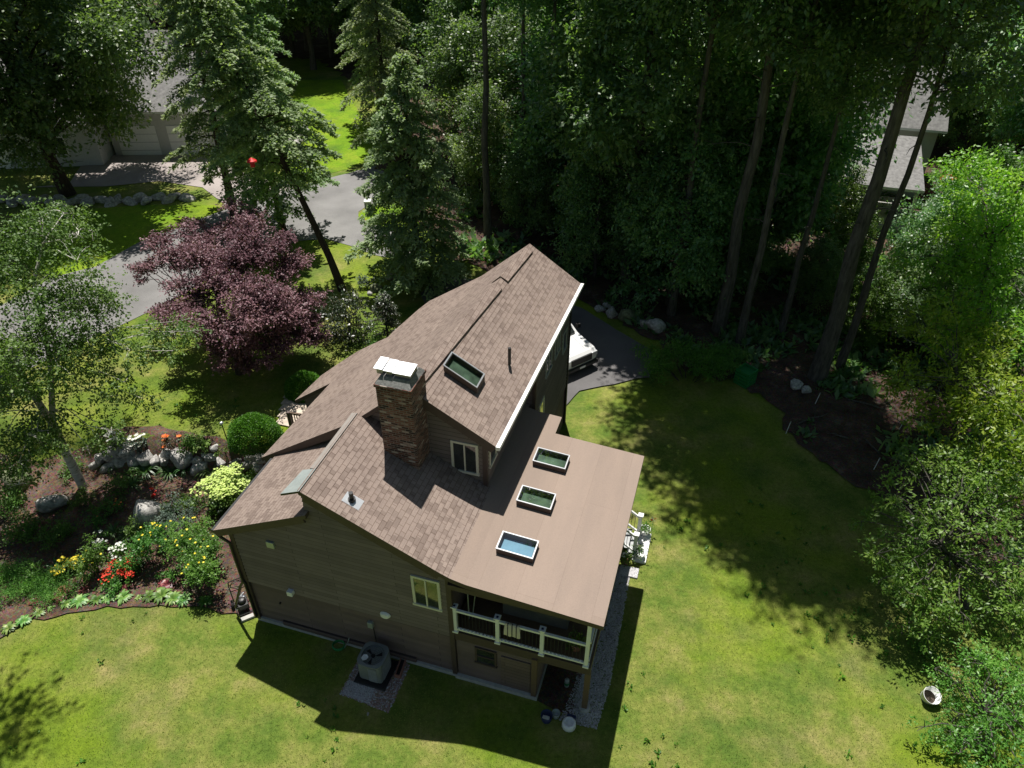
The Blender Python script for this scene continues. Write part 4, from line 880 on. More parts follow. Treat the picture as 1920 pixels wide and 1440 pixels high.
# pickup truck
def car(name, label, x, y, rz, truck=True, cat='truck'):
    t = thing(name, label, cat, (x, y, 0), rz)      # front faces +x
    prof = [(2.8, .45), (2.86, .62), (2.84, .92), (2.66, 1.06), (1.45, 1.20), (.55, 1.86), (.3, 1.93), (-1.2, 1.95), (-1.45, 1.88), (-1.75, 1.25), (-2.8, 1.22), (-2.86, .8), (-2.84, .45)]
    if not truck: prof = [(2.2, .35), (2.26, .6), (2.1, .78), (1.2, .92), (.5, 1.38), (.2, 1.45), (-1.1, 1.43), (-1.7, .98), (-2.2, .9), (-2.25, .4)]
    ys = (-.96, -.92, -.74, .74, .92, .96) if truck else (-.88, -.84, -.7, .7, .84, .88)
    V = []; n = len(prof)
    for j, yy in enumerate(ys):
        for (a, b) in prof:
            k = (b - .9) if b > 1.28 or (not truck and b > .95) else 0; yq = yy * (1 - .16 * max(0, k)); sh = {0: .10, 1: .03, 2: 0}[min(j, 5 - j)]
            V.append((a * (1 - sh * .45), yq, b - sh * .5 if b > .7 else b))
    F = [(j * n + i, j * n + (i + 1) % n, (j + 1) * n + (i + 1) % n, (j + 1) * n + i) for j in range(5) for i in range(n)] + [tuple(range(n))[::-1], tuple(5 * n + i for i in range(n))]
    mb = MB(); mb.add(V, F); body = mb.build('body', M['carpaint'], t, smooth=False, bevel=.055)
    s = 1 if truck else .8
    if truck:
        mb = MB(); mb.add([(1.42, -.76, 1.26), (1.42, .76, 1.26), (.60, .66, 1.875), (.60, -.66, 1.875)], [(0, 1, 2, 3)]); mb.build('windshield', M['glass'], t)
        for sg in (-1, 1):
            mb = MB(); q = sg * .955; q2 = sg * .845; mb.add([(1.15, q, 1.22), (-1.3, q, 1.22), (-1.15, q2, 1.78), (.42, q2, 1.78)], [(0, 1, 2, 3)]); mb.build('side_window', M['glass'], t)
            mb = MB(); mb.box(2.64, 2.875, sg * .93 - (.32 if sg > 0 else 0), sg * .93 + (.32 if sg < 0 else 0), .74, .96); mb.build('headlight', M['metal'], t, bevel=.03)
            mb = MB(); mb.box(1.0, 1.2, sg * 1.2 - .12, sg * 1.2 + .1, 1.2, 1.42); mb.build('side_mirror', M['black'], t, bevel=.03)
        mb = MB(); mb.box(2.8, 2.89, -.60, .60, .62, .95); mb.build('grille', M['black'], t, bevel=.02)
        mb = MB(); mb.box(2.7, 2.95, -.95, .95, .34, .52); mb.build('bumper', M['black'], t, bevel=.04); mb = MB(); mb.box(2.95, 2.96, -.16, .16, .4, .5); mb.build('plate', M['white'], t)
        mb = MB(); mb.bar((1.5, -.5, 1.215), (2.6, -.42, 1.085), .025, .02); mb.bar((1.5, .5, 1.215), (2.6, .42, 1.085), .025, .02); mb.build('hood_crease', M['carpaint'], t)
        mb = MB(); mb.bar((1.44, -.72, 1.235), (1.44, .72, 1.235), .07, .03); mb.build('cowl', M['black'], t)
        mb = MB(); mb.box(-2.75, -1.55, -.82, .82, 1.22, 1.25); mb.build('bed_cover', M['black'], t)
        mb = MB()
        for yy in (-.72, .72): mb.bar((.75, yy, 2.12), (-2.6, yy, 2.12), .07, .06)
        for xx in (.55, -.6, -1.7, -2.5): mb.bar((xx, -.72, 2.14), (xx, .72, 2.14), .06, .05)
        for xx in (.45, -1.2, -2.5):
            for yy in (-.72, .72): mb.bar((xx, yy, 1.4 if xx < -1.3 else 1.9), (xx, yy, 2.12), .05, .05)
        mb.build('ladder_rack', M['metal'], t)
    else:
        mb = MB(); mb.add([(1.14, -.7, .975), (1.14, .7, .975), (.55, .62, 1.37), (.55, -.62, 1.37)], [(0, 1, 2, 3)]); mb.build('windshield', M['glass'], t)
        for sg in (-1, 1): mb = MB(); mb.add([(.95, sg * .87, .93), (-1.5, sg * .87, .93), (-1.1, sg * .80, 1.34), (.3, sg * .80, 1.34)], [(0, 1, 2, 3)]); mb.build('side_window', M['glass'], t)
    wx = 1.85 if truck else 1.4
    for a in (-wx, wx):
        for b in (-1, 1):
            r = .39 if truck else .31; mb = MB(); mb.lathe([(r * .6, -.12), (r * .95, -.12), (r, -.06), (r, .06), (r * .95, .12), (r * .6, .12)], n=22); o = mb.build('wheel', M['tyre'], t, (a, b * .86 * s + b * .03, r), smooth=True); o.rotation_euler = (R(90), 0, 0)
            mb = MB(); mb.lathe([(0, .1), (r * .6, .11)], n=16); mb.lathe([(0, -.1), (r * .6, -.11)], n=16); mb.build('rim', M['metal'], o)
    return t
car('pickup_truck', 'white pickup truck with black grille and roof rack parked behind the house', 1.50, 29.62, math.atan2(-.81, .58))
car('parked_car', 'white car parked beyond the trees, mostly hidden by foliage', 3.1, 66, .3, False, 'car')
# ---------------------------------------------------------------- neighbouring houses
def gable_house(name, label, x, y, rz, lx, ly, hw, hr, z0=0, chim=None, doors=(), wins=(), cat='house', wall='nwall', roof='nroof', ov=.4):
    t = thing(name, label, cat, (x, y, z0), rz)
    mb = MB(); mb.box(-lx / 2, lx / 2, -ly / 2, ly / 2, -.5, hw); mb.add([(-lx / 2, -ly / 2, hw), (-lx / 2, ly / 2, hw), (-lx / 2, 0, hr - .15)], [(0, 1, 2)]); mb.add([(lx / 2, -ly / 2, hw), (lx / 2, ly / 2, hw), (lx / 2, 0, hr - .15)], [(0, 1, 2)]); mb.build('wall', M[wall], t)
    for s in (-1, 1): yb = s * (ly / 2 + ov); zb = hw - ov * (hr - hw) / (ly / 2); slab('roof', [(-lx / 2 - ov, 0, hr), (lx / 2 + ov, 0, hr), (lx / 2 + ov, yb, zb), (-lx / 2 - ov, yb, zb)], .15, [M[roof], M['white'] if wall == 'nwall' else M['trim']], (1, 0, 0), t)
    F_ = lambda s, z, o: (s, -ly / 2 - o, z)
    for (a, b, c, d) in wins: window(F_, a, b, c, d, 2, 'white', .08, t)
    for (a, b, c, d) in doors:
        mb = MB(); pb(mb, F_, a, b, c, d, .01, .05); dd = mb.build('garage_door', M['white'], t)
        mb = MB()
        for k in range(1, 4): zz = c + (d - c) * k / 4; pb(mb, F_, a, b, zz - .015, zz + .015, .045, .06)
        mb.build('panel_line', M['grey'], dd)
    if chim:
        cx, cy, cw, ct = chim; mb = MB(); mb.box(cx - cw, cx + cw, cy - .4, cy + .4, hw, ct); c = mb.build('chimney', M['brick'], t); mb = MB(); mb.box(cx - cw - .08, cx + cw + .08, cy - .48, cy + .48, ct, ct + .12); mb.build('cap', M['metal'], c)
    return t
gable_house('garage', 'pale garage with grey shingled roof and white door across the road', -24.2, 57.0, .03, 9, 9, 3.6, 6.2, 1.2 - .2, doors=[(-4.0, -1.2, 0, 2.3), (-.4, 2.4, 0, 2.3)])
gable_house('neighbour_house', 'pale house with grey roof behind the big oak across the road', -36, 54.2, .1, 14, 9, 3.4, 6.4, 1.0, wins=[(-5, -3.6, 1, 2.3), (3.6, 5, 1, 2.3)], doors=[(-1.8, 1, 0, 2.3)])
gable_house('wood_shed', 'dark red wooden shed in the far wood beyond the garage', -34.4, 79.5, 0, 3.6, 3.4, 2.6, 3.9, .2, cat='shed', wall='barn', roof='nroof', ov=.2)
gable_house('wooded_house', 'grey roofed house with brick chimney half hidden in the forest', 23.6, 52.2, -.3, 10, 7, 5.0, 7.6, 0, chim=(-2.2, -2.6, .75, 8.2), wins=[(-3.6, -2.4, 2.6, 4), (1, 2.2, 2.6, 4)])
wp = thing('wooded_porch', 'grey roofed open porch with white columns before the wooded house', 'porch', (21.2, 45.4, 0), -.3)
slab('roof', [(-4.2, -2.6, 2.9), (4.2, -2.6, 2.9), (4.2, 3, 4.3), (-4.2, 3, 4.3)], .16, [M['nroof'], M['white']], (1, 0, 0), wp)
for xx in (-3.9, -1.3, 1.3, 3.9): mb = MB(); mb.box(xx - .09, xx + .09, -2.4, -2.22, 0, 2.8); mb.build('column', M['white'], wp)
mb = MB(); mb.box(-4, 4, -2.4, 2.8, -.2, .3); mb.build('floor', M['conc'], wp)
sheet('porch_soil', [W(9.12, -.1), W(10.2, -.25), W(10.2, 5.6), W(9.12, 5.6)], 'litter', .012, .5, .03)
# ---------------------------------------------------------------- garden
def atz(px, py): x, y, z = at(px, py); return (x, y, z + .02)
def rr(px, py, r, n, seed, zs=.5):
    rng = np.random.default_rng(seed); return [(rng.normal() * r * .55, rng.normal() * r * .55, r * (.35 + zs * rng.random()), r * rng.uniform(.4, .62)) for _ in range(n)]
ORD = ['first', 'second', 'third', 'fourth', 'fifth', 'sixth', 'seventh', 'eighth', 'ninth', 'tenth', 'eleventh', 'twelfth', 'thirteenth', 'fourteenth', 'fifteenth', 'sixteenth', 'seventeenth', 'eighteenth', 'nineteenth', 'twentieth', 'twenty first', 'twenty second', 'twenty third', 'twenty fourth', 'twenty fifth', 'twenty sixth', 'twenty seventh', 'twenty eighth', 'twenty ninth', 'thirtieth']
for i, (px, py, s) in enumerate([(18, 1180, .8), (46, 1166, .8), (74, 1151, .75), (97, 1142, .45), (125, 1134, .75), (151, 1129, 1), (182, 1127, .9), (204, 1125, .8), (232, 1122, 1.05), (261, 1122, .45), (281, 1120, .9), (304, 1119, 1.2), (326, 1125, 1.05), (346, 1126, .95), (387, 1129, .9)]):
    dk = i in (6, 10, 14)
    rosette('hosta', f'{"dark green" if dk else "small variegated" if s > .5 else "tiny lime"} hosta, {ORD[i]} along the lawn edge counting away from the photo edge', 'hosta', atz(px, py), 'herb' if dk else 'hosta', 40 + i, 28, .30 * s, .17, 'hostas along the edge of the lawn', .8)
for i, (px, py, s, lab) in enumerate([(68, 1130, .8, 'small coppery heuchera near the juniper'), (116, 1118, 1.3, 'large dark burgundy heuchera in the mulch'), (160, 1107, .7, 'small rusty heuchera behind the hostas'), (242, 1098, .7, 'small faded heuchera below the red flower clump'), (314, 1098, 1.1, 'red heuchera behind the largest hosta'), (354, 1090, .8, 'burgundy heuchera in front of the tall yellow flowers')]):
    rosette('heuchera', lab, 'heuchera', atz(px, py), 'heuch', 70 + i, 34, .25 * s, .33, 'heucheras in the mulch', .9)
for i, (px, py, s, lab) in enumerate([(210, 877, .8, 'thin strap leaved clump under the boulders nearest the birch'), (274, 888, 1.2, 'large dark daylily clump below the boulder wall'), (320, 890, .9, 'daylily clump below the dark boulders of the wall'), (350, 884, .9, 'daylily clump below the long flat boulder'), (250, 912, .9, 'daylily clump beside the magenta flowers'), (397, 888, 1.1, 'daylily clump between the wall and the hydrangea'), (324, 962, 1, 'strap leaved clump beside the big grey boulder'), (405, 955, 1, 'daylily clump under the hydrangea near the roof corner'), (240, 1008, .9, 'daylily clump behind the white daisies'), (108, 1070, .9, 'brownish strap leaved clump near the yellow flowers'), (215, 1000, .8, 'dim strap leaved clump in the shade of the bed'), (262, 1060, .7, 'small strap leaved clump between the red flowers and the tall bush')]):
    rosette('daylily', lab, 'daylily', atz(px, py), 'strap', 90 + i, 46, .55 * s, .045, 'daylily clumps in the bed', 1.0)
def yb(name, lab, px, py, Hh, r, n, seed, fl, nf, mat='herb', leaf=.075, tw=260, fr=.045, cat='flowering shrub', group=None):
    rng = np.random.default_rng(seed); bl = [(rng.normal() * r * .45, rng.normal() * r * .45, Hh * rng.uniform(.3, .92), r * rng.uniform(.38, .6)) for _ in range(n)]
    return bush(name, lab, cat, atz(px, py), bl, mat, seed, tw, 12, leaf, .3, .15, group, (fl, nf, fr, .8) if fl else None)
G1 = 'tall yellow flowering bushes in the bed'
yb('tall_flower_bush', 'tall leafy bush with few yellow flowers behind the pale yellow clump', 184, 1078, 1.45, .5, 11, 1, 'yellow', 8, group=G1)
yb('tall_flower_bush', 'tall leafy bush with yellow flowers behind the red flower clump', 284, 1062, 1.5, .58, 12, 2, 'yellow', 12, group=G1)
yb('tall_flower_bush', 'widest yellow flowering bush, standing nearest the house wall', 385, 1070, 1.45, .85, 22, 3, 'yellow', 26, group=G1)
yb('tall_flower_bush', 'yellow flowering bush between the dark shrub and the big boulder', 325, 1025, 1.0, .45, 7, 4, 'yellow', 14, group=G1)
yb('dark_shrub', 'rounded grey green shrub beside the big grey boulder', 340, 1000, 1.1, .8, 12, 5, None, 0, 'silver', .05, 200)
yb('yellow_flower_clump', 'low clump of pale yellow flowers near the juniper', 126, 1080, .4, .42, 7, 6, 'yellow', 90, fr=.055)
yb('yellow_flower_clump', 'small clump of pale yellow flowers leaning on the tall leafy bush', 150, 1066, .45, .35, 5, 7, 'yellow', 50, fr=.055)
yb('red_flower_clump', 'dense clump of bright red flowers in the mulch', 236, 1086, .38, .5, 10, 8, 'redpetal', 200, fr=.038)
yb('daisy_clump', 'small clump of white daisies nearer the birch', 198, 1040, .7, .3, 4, 9, 'whitepetal', 18, fr=.06)
yb('daisy_clump', 'wider clump of white daisies behind the red flowers', 238, 1050, .7, .4, 6, 10, 'whitepetal', 34, fr=.06)
yb('round_bush', 'small round green bush before the red flower clump', 217, 1108, .4, .25, 5, 11, None, 0, tw=400)
yb('round_bush', 'small round green bush before the middle tall bush', 318, 1086, .4, .28, 5, 12, None, 0, tw=400)
yb('magenta_flower', 'magenta flowers on dark stems behind the big grey boulder', 290, 934, .45, .22, 4, 13, 'redpetal', 8, 'heuch', .06, 300, .07)
yb('hydrangea', 'hydrangea covered in lime green flower heads by the roof corner', 428, 950, 1.15, .85, 16, 14, 'lime', 900, 'herb', .09, 110, .05)
yb('variegated_shrub', 'white edged shrub tucked between hydrangea and roof edge', 476, 912, .6, .4, 5, 15, None, 0, 'hosta', .08, 160)
yb('white_lily', 'tall white lilies at the birch end of the wall', 222, 845, .9, .28, 5, 16, 'whitepetal', 12, 'herb', .08, 200, .11)
yb('white_lily', 'broad clump of white lilies above the boulder wall', 257, 852, .95, .45, 8, 17, 'whitepetal', 26, 'silver', .09, 160, .09)
yb('orange_lily', 'orange red lilies above the dark boulders', 318, 850, .85, .4, 7, 18, 'orangepetal', 8, 'rhodo', .07, 150, .11)
yb('leafy_perennial', 'light green leafy clump above the flat boulder', 360, 842, .4, .42, 7, 19, None, 0, 'herb', .1, 160)
yb('leafy_perennial', 'pale variegated clump next to the light green one above the wall', 382, 838, .42, .38, 6, 20, None, 0, 'hosta', .09, 160)
yb('golden_shrub', 'small yellow green shrub at the foot of the path light', 425, 852, .35, .3, 5, 21, None, 0, 'oak2', .06, 260)
yb('leafy_perennial', 'low dark perennial behind the birch end of the wall', 197, 838, .4, .4, 6, 22, None, 0, 'herb', .08, 160)
yb('leafy_perennial', 'green tuft growing against the boulder wall by the daylilies', 245, 900, .4, .35, 5, 23, None, 0, 'herb', .08, 160)
yb('spindly_shrub', 'thin spindly shrub between the juniper and the mulch', 74, 1090, .9, .35, 6, 24, None, 0, 'herb', .06, 90)
yb('dusky_perennial', 'dim green perennial in the shade behind the tall flowers', 175, 985, .5, .5, 6, 25, None, 0, 'herb', .07, 120)
yb('dusky_perennial', 'dim orange tipped perennial in the middle of the shaded bed', 215, 958, .45, .4, 5, 26, 'orangepetal', 6, 'herb', .07, 120)
yb('white_flowered_herb', 'small white flowered herb by the hydrangea and roof corner', 410, 968, .45, .25, 4, 27, 'whitepetal', 12)
for k_, (px_, py_, h_, r_, lb_) in enumerate([(228, 930, .7, .5, 'mid green shrub in the shade below the boulder wall'), (165, 950, .6, .55, 'loose green shrub in the shade beside the birch trunk'), (120, 1005, .6, .6, 'spreading green shrub in the shade above the juniper'), (60, 1010, .7, .7, 'dim green shrub at the outer edge of the shaded bed'), (265, 1010, .9, .5, 'green shrub between the daisies and the big grey boulder'), (360, 955, .8, .5, 'green shrub between the big grey boulder and the hydrangea'), (145, 880, .5, .5, 'low green shrub at the birch end of the boulder wall'), (30, 950, .6, .6, 'green shrub under the birch foliage by the mossy boulder')]):
    yb('garden_shrub', lb_, px_, py_, h_, r_, 8, 140 + k_, None, 0, 'herb', .075, 170)
rng = np.random.default_rng(77)
jb = []
for i in range(60):
    a, b = rng.uniform(-1.9, 2.2), rng.uniform(-1.1, 1.1)
    if abs(b) < 1.0 - .3 * abs(a): jb.append((a, b * .85, .16 + .1 * rng.random(), rng.uniform(.28, .42)))
jx, jy, jz = atz(12, 1108); bush('juniper', 'low spreading bright green juniper at the corner of the bed', 'juniper', (jx, jy, jz), jb, 'juniper', 78, 600, 10, .07, .13, .02, up=.3, flat=.6)
# boulders of the retaining wall and single rocks
WL = 'boulders of the dry laid retaining wall'
blist = [(189, 861, .42), (206, 851, .5), (222, 848, .38), (240, 850, .5), (254, 868, .42), (225, 872, .45), (206, 880, .4), (274, 860, .45), (292, 862, .4), (308, 864, .38), (318, 852, .35), (350, 866, .6), (377, 880, .5), (371, 862, .3), (394, 858, .32), (414, 866, .34), (444, 868, .42), (466, 872, .4), (484, 878, .4), (402, 838, .25), (472, 858, .35), (452, 882, .32), (430, 876, .28), (386, 852, .28), (334, 856, .4), (495, 890, .35), (262, 852, .3), (232, 862, .3), (490, 862, .35), (180, 872, .35)]
for i, (px, py, s) in enumerate(blist):
    x, y, z = at(px, py); rg = np.random.default_rng(i)
    boulder(x, y, z - .12, s * rg.uniform(.8, 1.1), s * rg.uniform(.6, .8), s * rg.uniform(.55, .85), 10 + i, f'grey granite boulder of the retaining wall, {ORD[i]} as listed from the birch towards the house' if 0 else ('large pale flat boulder in the middle of the retaining wall' if i == 11 else 'upright brownish boulder leaning at the wall foot' if i == 12 else 'grey granite boulder packed into the retaining wall'), WL)
rk = MB()
for px, py, s, lab, ms in [(281, 985, .72, 'big grey upright boulder in the middle of the flower bed', 0), (38, 905, .7, 'broad mossy boulder under the birch foliage at the bed edge', 1), (105, 948, .6, 'dark flat boulder deep in the shade of the bed', 0), (1490, 728, .42, 'pale rounded boulder at the edge of the wood', 0), (1510, 735, .3, 'smaller boulder touching the pale one at the wood edge', 0),
                           (1175, 600, .62, 'moss topped boulder beside the shaded driveway', 1), (1146, 590, .5, 'dark rounded boulder next to the moss topped one', 0), (1125, 583, .35, 'small boulder nearest the house beyond the driveway', 0), (1138, 576, .28, 'little pale rock behind the driveway boulders', 0), (1208, 612, .42, 'grey boulder at the far bend of the driveway', 0), (1228, 618, .55, 'largest grey boulder at the outer bend of the driveway', 0), (706, 546, .38, 'yellow lichened rock in the grass beyond the rhododendron', 1), (694, 552, .2, 'little grey rock beside the lichened one', 0), (735, 522, .4, 'grey rock in shade under the middle hemlock', 0), (765, 530, .35, 'small rock in shade under the middle hemlock', 0), (690, 1338, .08, 'single pale stone at the corner of the gravel patch', 0)]:
    x, y, z = at(px, py); boulder(x, y, z - .05, s, s * .8, s * .75 if px != 281 else s * 1.3, int(px), lab, None, bool(ms))
for i, (px, py) in enumerate([(547, 281), (552, 275), (558, 270), (564, 264), (568, 256), (568, 248), (562, 246), (545, 268), (553, 262)]):
    x, y, z = at(px, py); boulder(x, y, z - .1, .7, .5, .5, 60 + i, 'pale boulder of the low curved wall beyond the road', 'boulders of the curved wall beyond the road')
for i in range(20):
    px = 5 + i * 18 + (i % 3) * 3; py = 378 + (i % 2) * 5 - max(0, i - 12) * 1.; x, y, z = at(px, py); boulder(x, y, z - .1, .62, .42, .36, 80 + i, 'grey boulder of the long low wall before the neighbouring driveway', 'boulders of the neighbouring driveway wall')
# hedges
def hedge(lab, px, py, rx, rz, seed):
    rng = np.random.default_rng(seed); x, y, z = at(px, py); root = thing('clipped_hedge', lab, 'hedge', (x, y, z), 0)
    n = 26000; d = rdir(rng, n); d[:, 2] = np.abs(d[:, 2]); k = 1 + .05 * np.sin(d[:, 0] * 7 + seed) * np.sin(d[:, 1] * 6)
    P = d * np.array([rx, rx * .85, rz]) * (k * rng.uniform(.84, 1.02, n))[:, None]; P[:, 2] += .05
    V, F = quads(P, unit(d + rng.normal(size=(n, 3)) * .6), .06 * rng.uniform(.6, 1.2, n), .25, rng, .4); L = Leaves(); L.add(V, F, np.clip(rng.random(n), 0, 1)); L.build('foliage', M['hedge'], root)
    mb = MB(); 
    for i in range(8): a = i * .785; mb.tube([(0, 0, -.05), (rx * .5 * math.cos(a), rx * .5 * math.sin(a), rz * .55)], [.03, .01], 6)
    mb.build('stem', M['bark_dark'], root)
hedge('larger rounded clipped hedge beside the path light', 480, 828, 1.02, 1.15, 1)
hedge('smaller rounded clipped hedge beyond the front walk', 574, 738, .85, .95, 2)
# shrubs by the front lawn
def blobs_px(lst, base): return [(*(G(px, py, z) - np.array(base)), r) for px, py, z, r in lst]
b = at(655, 640); rb_ = [(rg_[0] * .72 - .1, rg_[1] * .8, rg_[2] * .85, rg_[3] * .85) for rg_ in [(-.8, .4, .9, .8), (.6, .2, 1.0, .8), (0, .9, 1.5, .8), (-.4, -.4, 1.3, .8), (.8, 1.0, 1.2, .7), (-1.1, 1.1, 1.3, .7), (.1, -.7, .7, .7), (.2, .2, 2.1, .7), (-.5, 1.5, 1.7, .7), (.5, 1.6, 1.6, .6), (-1.2, -.1, .6, .6), (1.2, 0, .6, .5), (-.2, 2.2, 1.4, .6)]]
bush('rhododendron', 'big dark glossy rhododendron between the purple maple and the roof', 'shrub', b, rb_, 'rhodo', 31, 60, 12, .13, .25, .05, flowers=('whitepetal', 5, .07, .5))
hemlock('small_spruce', 'small dark spruce standing close to the roof eave', 33, 2.5, .1, .85, 46, loc=at(728, 640), mat='rhodo', r0=.06, leaf=.07, bulge=.7)
yb('yellow_green_shrub', 'small yellow green shrub at the foot of the dark spruce', 705, 650, .5, .45, 6, 34, None, 0, 'herb', .09, 120)
yb('pale_shrub', 'pale leaved shrub in the grass beside the lichened rock', 690, 540, .5, .5, 7, 35, None, 0, 'silver', .09, 120)
b = at(1290, 712); rg = np.random.default_rng(3); bush('spreading_yew', 'wide dark green spreading yew in the shade beyond the lawn', 'shrub', b, [(rg.uniform(-1.9, 1.9), rg.uniform(-.9, 1.4), rg.uniform(.5, 1.3), rg.uniform(.5, .8)) for _ in range(26)], 'hedge', 36, 55, 16, .12, .16, .02, up=.8, flat=.25)
# ---------------------------------------------------------------- named trees
def blob_tree(name, label, base, trunk, limbs, blobs, mat, bark, seed, twigs, lp, leaf, wid=.3, droop=.25, flat=.8, r0=.16, cat='tree', inner=.3):
    """trunk: world polylines [(pts, r0, r1)]; blobs (world x,y,z,r)"""
    root = thing(name, label, cat, base); bs = np.array(base); rng = np.random.default_rng(seed); mb = MB()
    for pts, a, c in trunk: mb.tube([tuple(np.array(p) - bs) for p in pts], [a + (c - a) * i / (len(pts) - 1) for i in range(len(pts))], 10, False)
    allp = np.concatenate([np.array([np.array(p) * (1 - t) + np.array(q) * t for t in (0, .25, .5, .75, 1)]) for pts, _, _ in trunk for p, q in zip(pts[:-1], pts[1:])])
    for b in blobs:
        c = np.array(b[:3]); d = np.linalg.norm(allp - c, axis=1) + .6 * np.maximum(0, allp[:, 2] - c[2]); k = allp[np.argmin(d)]
        limb(mb, k - bs, c - bs, limbs * (.4 + .3 * b[3]), .012, rng, 6, 4)
        for _ in range(3):
            e = c + rdir(rng, 1)[0] * b[3] * .8; limb(mb, c - bs, e - bs, limbs * .3, .005, rng, 5, 3)
    mb.build('trunk', M[bark], root, smooth=True)
    L = Leaves(); sprays(L, [(*(np.array(b[:3]) - bs), b[3]) for b in blobs], rng, twigs, lp, leaf, wid, droop, .6, flat, inner); L.build('crown', M[mat], root); return root
def spread(lst, rng, k=3, j=.55):
    out = []
    for (p, r) in lst:
        for _ in range(k): out.append((*(np.array(p) + rng.normal(size=3) * r * j * np.array([1, 1, .6])), r * rng.uniform(.5, .75)))
    return out
rng = np.random.default_rng(5)
# birch
bx, by, bz = at(157, 915)
bl = spread([(G(90, 430, 9), 1.2), (G(150, 420, 8.6), .8), (G(30, 500, 8.5), 1.5), (G(90, 560, 7.6), 1.6), (G(170, 560, 6.8), 1.2), (G(215, 620, 6.2), 1.2), (G(270, 650, 5.8), 1.0), (G(330, 610, 5.6), .8), (G(60, 660, 6.2), 1.4), (G(150, 690, 5.4), 1.3), (G(220, 740, 4.8), .9), (G(20, 760, 5.2), 1.3), (G(195, 800, 3.8), .8), (G(30, 850, 3.4), 1.1), (G(40, 800, 4.0), 1.1), (G(90, 800, 4.2), .8), (G(0, 900, 2.6), .9), (G(60, 880, 2.8), .7), (G(-60, 600, 8), 1.8), (G(-60, 760, 5), 1.6), (G(-40, 450, 9.5), 1.6)], rng, 4, .5)
blob_tree('birch_tree', 'white barked birch leaning out of the mulch bed with airy foliage', (bx, by, bz), [([(bx, by, bz - .1), (bx - .1, by + .1, 1.8), (bx - .15, by + .2, 3.0)], .17, .14), ([(bx - .15, by + .2, 3.0), (bx - .5, by + .3, 5.0), (bx - .9, by + .5, 7.0), (bx - 1.5, by + .9, 9.5)], .13, .04), ([(bx - .15, by + .2, 3.0), (bx + .3, by + .8, 5.2), (bx + .4, by + 1.6, 8.0), tuple(G(80, 455, 9))], .11, .035), ([tuple(G(80, 455, 9)), tuple(G(80, 410, 9.6))], .035, .012), ([tuple(G(80, 455, 9)), tuple(G(120, 400, 9.3))], .035, .012), ([tuple(G(80, 455, 9)), tuple(G(145, 445, 8.6))], .03, .012)],
          .035, bl, 'birchleaf', 'birch', 6, 58, 16, .10, .34, .45, .8)
# purple maple
mx, my, mz = at(450, 700)
ml = [(G(px - 15, py - 14, z), r) for px, py, z, r in [(440, 470, 6.3, 1.2), (380, 470, 6.0, 1.0), (510, 480, 6.0, 1.0), (330, 500, 5.2, .9), (300, 530, 4.6, .7), (400, 520, 5.8, 1.2), (470, 530, 5.8, 1.2), (550, 520, 5.0, .9), (360, 560, 4.8, 1.1), (430, 580, 5.0, 1.2), (510, 570, 5.0, 1.1), (575, 570, 4.0, .8), (340, 600, 3.9, .8), (400, 620, 4.0, 1.0), (470, 620, 4.2, 1.1), (540, 610, 3.8, .9), (590, 610, 3.2, .7), (430, 660, 3.2, .9), (500, 660, 3.2, .9), (560, 650, 2.8, .8), (480, 690, 2.4, .6), (600, 650, 2.4, .5), (400, 440, 5.8, .8), (455, 440, 6.2, .8)]]
blob_tree('purple_maple', 'broad purple leaved maple on the front lawn', (mx, my, mz), [([(mx, my, mz - .1), (mx, my + .2, 2.6), (mx - .3, my + .5, 4.6)], .2, .07), ([(mx, my + .1, 2.0), (mx + 1.2, my + .6, 3.4)], .12, .05), ([(mx, my + .1, 2.0), (mx - 1.2, my + .8, 3.4)], .12, .05)], .05, spread([(p_, r_ * 1.05) for p_, r_ in ml], rng, 5, .55), 'maple', 'bark_dark', 7, 120, 16, .10, .34, .12, .45)
# hemlocks
hemlock('hemlock_tree', 'dark leaning hemlock rising behind the purple maple', 8, 14.5, 5.8, 3.2, 120, (-5.0, 1.5), loc=at(645, 545), bulge=.55, r0=.2)
hemlock('hemlock_tree', 'tall pointed hemlock furthest over towards the garage roof', 9, 18.5, 2.0, 3.2, 135, (.4, 0), loc=(-16.9, 42.0, 1.2), bulge=.7, r0=.25)
hemlock('hemlock_tree', 'light green hemlock behind the leaning one, above the road', 19, 14.5, 2.0, 3.4, 130, (0, 0), loc=(-13.0, 38.6, 1.2), bulge=.6, r0=.22)
hemlock('hemlock_tree', 'pale green hemlock standing alone just behind the long roof', 10, 11.0, .6, 3.7, 150, (.1, 0), loc=(-4.9, 34.2, 1.2), bulge=.68, r0=.2)
hemlock('hemlock_tree', 'dark hemlock at the far corner of the bright lawn strip', 11, 19, 1.5, 3.3, 130, (0, 0), loc=(-10.5, 60, 1.2), bulge=.75, r0=.25)
hemlock('hemlock_tree', 'feathery hemlock beside the bright lawn strip across the road', 12, 17, 1.0, 3.0, 120, (0, 0), loc=(-8.8, 52.5, 1.2), bulge=.75, r0=.22)
rf = thing('red_feeder', 'bright red bird feeder hanging among the hemlock branches', 'bird feeder', tuple(G(472, 302, 8.6)))
mb = MB(); mb.lathe([(0, .16), (.2, .03), (.22, -.02), (.1, .0)], n=14); mb.build('feeder_roof', M['red'], rf); mb = MB(); mb.lathe([(.1, -.25), (.1, 0)], n=12, cap=True); mb.build('tube', M['red'], rf)
# big oak on the far side of the road
deciduous('oak_tree', 'huge dark oak with a bare black trunk before the neighbouring house', 'tree', 14, 20, 4.6, 8.2, 96, 26, 18, .25, 'oak', 'bark_dark', (-1, 0), (1.4, 2.3), .42, None, (-28.6, 45.3, 1.2), 3)
